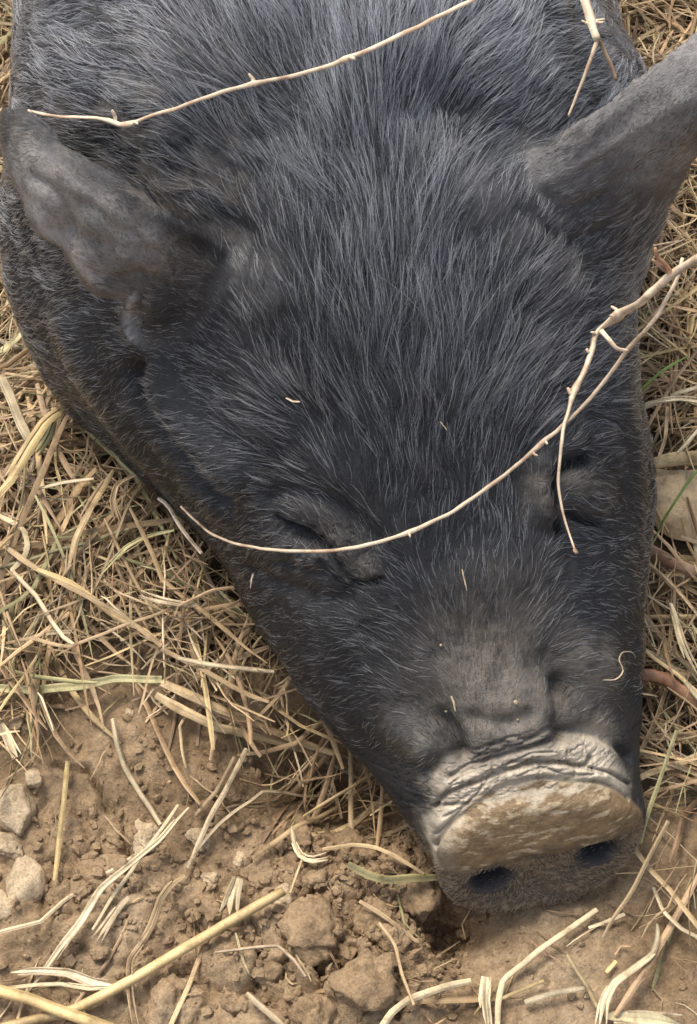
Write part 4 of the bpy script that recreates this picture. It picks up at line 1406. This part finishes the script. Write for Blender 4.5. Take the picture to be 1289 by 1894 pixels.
# under the pig nothing is needed
inside = (np.abs(bx_ + .01 - .03 * (by_ < .5)) < .13) & (by_ > .55) & (by_ < 1.3)
inside |= (np.abs(bx_ - (.09 - (by_ - .28) * .28)) < (.035 + (by_ - .28) * .28)) & (by_ > .29) & (by_ <= .56)
far = np.maximum(np.abs(bx_) - .27, 0) * 4 + np.maximum(by_ - .92, 0) * 2.5
okb = (R.random(NB) < den * np.clip(1 - far, .1, 1)) & ~inside
bx_, by_, den = bx_[okb], by_[okb], den[okb]
nb = len(bx_)
PAL = ["gold", "tan", "tan", "pale", "brown", "tan", "ash", "brown", "gold", "brown", "brown", "tan", "umber", "umber", "umber", "olive", "umber"]
items = []
gzb = ground_z(bx_, by_)
ori = 3.2 * noise(np.stack([bx_, by_, 0 * bx_], 1), 11, 301)
for i in range(nb):
    dense = den[i] > .3
    big = R.random() < (.22 if dense else .05)
    L_ = R.uniform(.05, .13) if big else (R.uniform(.015, .06) if dense else R.uniform(.006, .032))
    w = R.uniform(.0013, .0034) if big else R.uniform(.0004, .0014)
    a_ = ori[i] + R.normal(0, .65)
    layer = R.random() ** 1.2 * (.034 if dense else .003) + .0015
    sl = R.normal(0, .16 if dense else .05)
    cu = R.normal(0, .9) * (.9 if R.random() < .2 else .3)
    n = 9 if L_ > .05 else 7 if L_ > .02 else 5
    s = np.linspace(-.5, .5, n)
    ang = a_ + cu * s + R.normal(0, .07) * np.sin(s * R.uniform(5, 14) + R.uniform(0, 6))
    if R.random() < .35:
        ang = ang + R.normal(0, .55) * (s > R.uniform(-.2, .3))
    st = np.stack([np.cos(ang), np.sin(ang), np.full(n, sl) + R.normal(0, .11, n)], 1) * (L_ / (n - 1))
    P_ = np.cumsum(st, 0)
    P_ -= P_[n // 2]
    P_ += np.array([bx_[i], by_[i], gzb[i] + layer])
    items.append((P_, w, L_, layer, dense))
allp = np.vstack([it[0] for it in items])
gall = ground_z(allp[:, 0], allp[:, 1])
Vs, Fs, Cs, k = [], [], [], 0
cand = []
p0 = 0
for it in items:
    P_, w, L_, layer, dense = it
    n = len(P_)
    lo_ = gall[p0:p0 + n] + .0008
    p0 += n
    P_[:, 2] = np.maximum(P_[:, 2], lo_)
    # keep clear of the pig
    skip = False
    near_pig = P_[:, 1].max() > .26
    if near_pig:
        c_in = 0
        for j in range(n):
            loc, no, fi, dist = bvh.find_nearest(Vector(P_[j]), .05)
            if loc is not None and (Vector(P_[j]) - loc).dot(no) < .001:
                c_in += 1
        if c_in > n * .45:
            continue
        if c_in:
            P_ = push_out(P_, .0015)
    ck = PAL[R.integers(len(PAL))]
    c_ = shade(ck, .18)
    flat = R.choice([.18, .22, .3, .6])
    V_, F_ = strand(P_, w, flat, R.normal(0, .5), (.6, .25), vee=R.choice([0, 0, .3, -.3]) if flat < .5 else 0, sides=6 if w > .0016 else 5)
    sides = 6 if w > .0016 else 5
    cl = strand_cols(n, sides, c_)
    mid = P_[n // 2]
    mpx, mpy = px_of(mid)
    vis = 0 < mpx < PW and 0 < mpy < PH
    cand.append(((L_ * w * (.4 + layer / .034)) if vis else 0, V_, F_, cl, mid, mpx, mpy, dense, ck, L_, P_))
order = np.argsort([-c[0] for c in cand])
n_ind = 0
same = {}
for r_, i in enumerate(order):
    sz, V_, F_, cl, mid, mpx, mpy, dense, ck, L_, P_ = cand[i]
    show = False
    if n_ind < 225 and sz > 0:
        d = Vector(mid - CAM)
        h = bvh.ray_cast(Vector(CAM), d.normalized(), d.length - .003)
        show = h[0] is None
    if show:
        n_ind += 1
        if mpx < 700 and mpy < 1330:
            zn = ("at top left beside the pig's back" if mpy < 350 else "beside the pig's shoulder" if mpy < 760 else "by the pig's left jowl" if mpy < 950
                  else "level with left eye" if mpy < 1120 else "low in the left straw bed")
            if 350 < mpy and mpx < 150:
                zn += ", near edge"
            gp = "loose stalks of the left straw bed"
        elif mpx >= 700 and mpy < 1540:
            zn = ("behind the pig's right ear" if mpy < 330 else "just below the right ear" if mpy < 640 else "right of the pig's eye" if mpy < 1000
                  else "right of the pig's muzzle" if mpy < 1300 else "right of the snout's wrinkles")
            gp = "loose stalks of the right straw strip"
        else:
            zn = "on bare soil left of the snout" if mpx < 700 else "on bare soil in front of the snout"
            gp = "loose stalks on the bare soil"
        cw = {"gold": "golden", "tan": "tan", "pale": "pale", "brown": "dark brown", "ash": "greyish", "umber": "brown", "olive": "olive", "dark": "blackish", "green": "yellowish green"}[ck]
        chord = np.linalg.norm(P_[-1] - P_[0]) / L_
        shp = "straight" if chord > .985 else "bowed" if chord > .93 else "bent"
        lb = ("long " if L_ > .085 else "short " if L_ < .05 else "") + shp + " " + cw + " straw stalk " + zn
        o = mesh_obj("straw_stalk", V_ - mid, F_, M_straw, cols=cl)
        o.location = mid
        tag(o, lb, "straw", gp)
        same.setdefault(lb, []).append((mpy, o))
    else:
        Vs.append(V_)
        Fs += [tuple(q + k for q in f) for f in F_]
        Cs.append(cl)
        k += len(V_)
bed = mesh_obj("straw_litter", np.vstack(Vs), Fs, M_straw, cols=np.vstack(Cs))
tag(bed, "matted dry straw and chaff littered over the ground", None, None, "stuff")
for lb, os_ in same.items():                            # alike neighbours are told apart by their height in the picture
    os_.sort(key=lambda q: q[0])
    if len(os_) > 1:
        words = ["uppermost", "second highest", "third highest", "fourth highest", "fifth highest", "sixth highest", "seventh highest"]
        for j, (_, o) in enumerate(os_):
            o["label"] = lb + ", " + ("lowest" if j == len(os_) - 1 else words[min(j, 6)])
print("straws", len(cand), "individual", n_ind, "fur", len(root))


# ------------------------------------------------------------------ twigs
def tube(name, P_, rad_, c, parent, sides=9, knots=()):
    P_ = np.asarray(P_)
    n = len(P_)
    w = np.asarray(rad_) * 2 + np.zeros(n)
    q = np.linspace(0, 1, n)
    for kq, kw in knots:
        w = w * (1 + kw * np.exp(-((q - kq) / .012) ** 2))
    w = w * (1 + .10 * noise(P_, 160, 33) + .06 * noise(P_, 420, 34))
    V_, F_ = strand(P_, w, 1.0, 0, (1, .8), sides=sides)
    cl = strand_cols(n, sides, np.array(COLS[c] if isinstance(c, str) else c))
    blot = 1 - .45 * sstep(.1, .6, fbm(V_, 110, 3, 35))[:, None] * np.array([.7, .9, 1.0])
    cl = cl * blot
    return mesh_obj(name, V_, F_, M_twig, parent, cols=cl)


def over_skin(line, zs, n, gap=.006):
    """pixel line at given heights, lifted clear of the pig along the line of sight"""
    q = catmull([(a_, b_, z) for (a_, b_), z in zip(line, zs)], n)
    out = []
    for a_, b_, z in q:
        h = hit(a_, b_)
        if h is not None:
            z = min(max(z, h[2] + gap), h[2] + gap + .012)
        out.append(z)
    out = np.array(out)
    low_ = out.copy()
    for _ in range(3):
        out = np.maximum(np.convolve(np.pad(out, 9, mode='edge'), np.ones(19) / 19, 'valid'), low_ - .001)
    out = np.convolve(np.pad(out, 3, mode='edge'), np.ones(7) / 7, 'valid')
    P_ = np.array([at(a_, b_, z) for (a_, b_, _), z in zip(q, out)])
    P_ += np.stack([.0009 * noise(P_, 45, 400 + j) + .0004 * noise(P_, 130, 410 + j) for j in range(3)], 1)
    return P_


def twig(label, loc):
    e_ = bpy.data.objects.new("twig", None)
    e_.location = loc
    col.objects.link(e_)
    tag(e_, label, "twig", "bare twigs over the pig")
    return e_


def part(fn, parent, name, P_, *a_, **k_):
    return fn(name, np.asarray(P_) - np.array(parent.location), *a_, parent=parent, **k_)


def spur(parent, a_, b_, r_, c="bark"):
    P_ = catmull([a_, (a_ + b_) / 2 + R.normal(0, .0006, 3), b_], 6)
    return part(tube, parent, "side_shoot", P_, np.linspace(r_, r_ * .55, 6), c)


PX2 = .00018
l1 = [(52, 206), (110, 214), (195, 222), (232, 234), (290, 211), (380, 178), (450, 160), (530, 143), (620, 118), (700, 85), (780, 45), (870, 4), (960, -40)]
P1 = over_skin(l1, [.235, .25, .262, .268, .28, .30, .312, .325, .335, .345, .35, .352, .355], 90, .005)
t1 = twig("long pale twig lying across the pig's back behind the ears", P1[0])
part(tube, t1, "stem", P1, np.linspace(4.2, 6.6, 90) * PX2, "bark", knots=((.165, .7), (.195, .9), (.45, .55), (.63, .5)))
for k_, d_ in ((15, (-.001, .004, .004)), (18, (.003, -.003, .003)), (40, (-.002, .003, .003)), (57, (.002, -.003, .002))):
    spur(t1, P1[k_], P1[k_] + np.array(d_), .0011)

l2 = [(1072, -50), (1085, 0), (1095, 45), (1104, 74)]
P2 = over_skin(l2, [.33, .32, .31, .30], 24, .006)
t2 = twig("thick forked twig pointing down at the right ear from the top", P2[0])
part(tube, t2, "stem", P2, np.linspace(15, 12, 24) * PX2, "bark", knots=((.75, .25), (.97, .35)))
P2a = over_skin([(1104, 74), (1086, 128), (1062, 185), (1050, 213)], [.30, .295, .288, .282], 26, .004)
part(tube, t2, "side_shoot", P2a, np.linspace(6, 3.4, 26) * PX2, "bark", knots=((.3, .3), (.7, .4)))
P2b = over_skin([(1108, 76), (1128, 118), (1138, 148)], [.30, .29, .284], 16, .004)
part(tube, t2, "side_shoot", P2b, np.linspace(6, 5, 16) * PX2, (.30, .21, .13), knots=((.5, .2),))
for d_ in ((.006, .003, .001), (-.005, .001, .002), (.005, -.001, .003)):
    spur(t2, P2[15 + R.integers(6)], P2[18] + np.array(d_), .0009)

l3 = [(1340, 445), (1289, 480), (1240, 512), (1180, 560), (1112, 610), (1098, 648), (1082, 685), (1060, 722), (1048, 775), (1036, 838), (1033, 900), (1046, 960), (1064, 1026)]
z3 = [.285, .27, .262, .25, .235, .228, .222, .216, .208, .200, .192, .182, .170]
P3 = over_skin(l3, z3, 110, .004)
t3 = twig("thick knotted twig crossing beside the right eye and ending in a drooping tip", P3[0])
part(tube, t3, "stem", P3, np.interp(np.linspace(0, 1, 110), [0, .33, .36, .58, .62, 1], [10.5, 9, 7, 6, 4.6, 3.2]) * PX2, "bark",
     knots=((.335, .55), (.36, .35), (.56, .45), (.585, .35), (.80, .2)))
for k_, d_ in ((36, (-.006, .005, .004)), (37, (-.005, -.002, .004)), (62, (-.006, .002, .002)), (63, (-.004, .005, .003)), (108, (.002, -.002, .001)), (45, (-.004, .001, .003)), (50, (-.003, .002, .003))):
    spur(t3, P3[k_], P3[k_] + np.array(d_) * .6, .0010)
a_ = at(1112, 612, .236)
part(tube, t3, "side_shoot", catmull([a_, at(1128, 630, .236), at(1142, 645, .234), at(1160, 648, .230)], 16), np.linspace(6.5, 4.5, 16) * PX2, "bark")
part(tube, t3, "side_shoot", catmull([at(1243, 508, .263), at(1232, 490, .268), at(1216, 474, .272), at(1212, 458, .276)], 14), np.linspace(6, 4.2, 14) * PX2, "pink")
part(tube, t3, "side_shoot", catmull([at(1243, 508, .262), at(1226, 496, .266), at(1206, 480, .27)], 12), np.linspace(5.5, 4.2, 12) * PX2, "pink")

l4 = [(1262, 480), (1248, 520), (1210, 590), (1160, 650), (1100, 722), (1050, 778), (1000, 822), (930, 882), (850, 937), (762, 985), (700, 1003), (620, 1018), (540, 1021), (450, 1010), (390, 985), (335, 940)]
z4 = [.262, .256, .244, .230, .216, .208, .203, .196, .188, .180, .175, .168, .158, .142, .13, .118]
P4 = over_skin(l4, z4, 120, .0035)
t4 = twig("thin bowed twig sweeping across the face below the left eye", P4[0])
part(tube, t4, "stem", P4, np.interp(np.linspace(0, 1, 120), [0, .1, .5, 1], [4.6, 5.2, 5.0, 4.0]) * PX2, "bark", knots=((.16, .3), (.365, .35), (.385, .25), (.62, .45)))
for k_, d_ in ((43, (.001, -.003, .002)), (46, (.002, -.003, .001)), (74, (.001, -.003, .001))):
    spur(t4, P4[k_], P4[k_] + np.array(d_), .0008)

# ------------------------------------------------------------------ leaves and sticks right of the head
def leaf(name, label, top, bot, bulge, thick, c):
    V_, F_ = ear(top, bot, bulge, thick, 30, 14)
    cl = np.clip(np.array(COLS[c] if isinstance(c, str) else c)[None] * (1 + .2 * fbm(V_, 60, 4, 9)[:, None] - .25 * np.exp(-(noise(V_ * np.array([.3, 1, 1]), 260, 12) / .15) ** 2)[:, None]), .01, .9)
    V_ = V_ + np.array([0, 0, 1.0]) * (.0025 * fbm(V_, 45, 3, 14))[:, None]
    ctr = V_.mean(0)
    o = mesh_obj(name, V_ - ctr, F_, M_straw, cols=cl)
    o.location = ctr
    return tag(o, label, "leaf")


b14 = np.linspace(0, 1, 14)
leaf("dry_leaf", "big flat tan dry leaf right of the pig's cheek under a green blade",
     [(1150, 880, .020), (1195, 868, .022), (1250, 872, .024), (1330, 868, .024)], [(1170, 930, .012), (1205, 962, .012), (1240, 992, .012), (1320, 1010, .012)],
     .005 * np.sin(np.pi * b14), .0012, (.50, .37, .21))
leaf("dry_leaf", "narrow rolled tan leaf lying above the big flat leaf",
     [(1180, 862, .030), (1225, 843, .034), (1270, 836, .036), (1330, 838, .036)], [(1182, 872, .024), (1228, 866, .026), (1275, 862, .028), (1330, 864, .028)],
     .003 * np.sin(np.pi * b14), .0012, (.55, .41, .22))


def stick(label, line, rpx, hmm, c, knots=()):
    n = 40
    P_ = push_out(ground_line(line, np.array(hmm) * .001, n), rpx * PXM + .001)
    ctr = P_[0].copy()
    o = tube("stick", P_ - ctr, np.full(n, rpx * PXM), c, None, 12, knots)
    o.location = ctr
    return tag(o, label, "stick", "sticks beside the pig's head")


stick("pinkish brown stick below the big flat leaf", [(1185, 1008), (1210, 1022), (1252, 1044), (1340, 1085)], 13, (30, 28, 28), (.42, .27, .17), ((.3, .12),))
stick("reddish brown crooked stick lower down beside the muzzle", [(1180, 1250), (1205, 1250), (1232, 1258), (1263, 1284), (1330, 1325)], 12, (30, 30, 26), (.32, .17, .09), ((.5, .2),))

# ------------------------------------------------------------------ bits on the pig
def on_skin(line, lift, n):
    out = []
    for a_, b_ in catmull(line, n):
        loc, no, fi, dist = bvh.find_nearest(Vector(hit(a_, b_)), .02)
        out.append(np.array(loc) + np.array(no) * lift)
    return np.array(out)


def fleck(label, line, wpx, lift, c, name="straw_fleck", flat=.4):
    n = 8 if len(line) < 4 else 22
    P_ = on_skin(line, lift, n)
    V_, F_ = strand(P_, wpx * PX2, flat, .2, (.7, .5))
    o = mesh_obj(name, V_, F_, M_straw, cols=strand_cols(n, 6, np.array(COLS[c])))
    return tag(o, label, "straw" if name == "straw_fleck" else "fibre")


fleck("tiny white straw fleck on the black forehead above the left eye", [(536, 728), (548, 731), (564, 732)], 6, .006, "white")
fleck("small pale straw sliver on the bridge of the nose", [(836, 1285), (842, 1298), (846, 1312)], 5, .002, "pale")
fleck("small straw sliver standing on the cheek below the left eye", [(475, 1048), (476, 1066), (475, 1084)], 4, .004, "bark")
fleck("short pale sliver on the nose between the eyes", [(855, 1055), (858, 1070), (864, 1090)], 4, .005, "pale")
fleck("curly white fibre caught on the right side of the muzzle", [(1110, 1253), (1130, 1252), (1142, 1240), (1136, 1222), (1142, 1208), (1158, 1206), (1165, 1216)], 3.2, .003, "white", "fibre", .9)
fleck("tiny pale sliver on the forehead near the right eye", [(812, 772), (816, 780), (822, 790)], 3.5, .006, "ash")
for lb, c, r_ in (("white crumb of dried mud on the bridge of the nose", (953, 1299), 8), ("small pale crumb on the nose above the muddy patch", (816, 1192), 5),
                  ("tiny white crumb left of the big nose crumb", (826, 1312), 5), ("tiny pale crumb just below the big nose crumb", (957, 1330), 5)):
    q = on_skin([c, (c[0] + 1, c[1])], .0008, 2)[0]
    o = mesh_obj("mud_crumb", lump_verts(ICS_V, int(c[0])) * r_ * PX2, [tuple(int(i) for i in f) for f in ICS_F], M_stone)
    o.location = q
    tag(o, lb, "crumb")
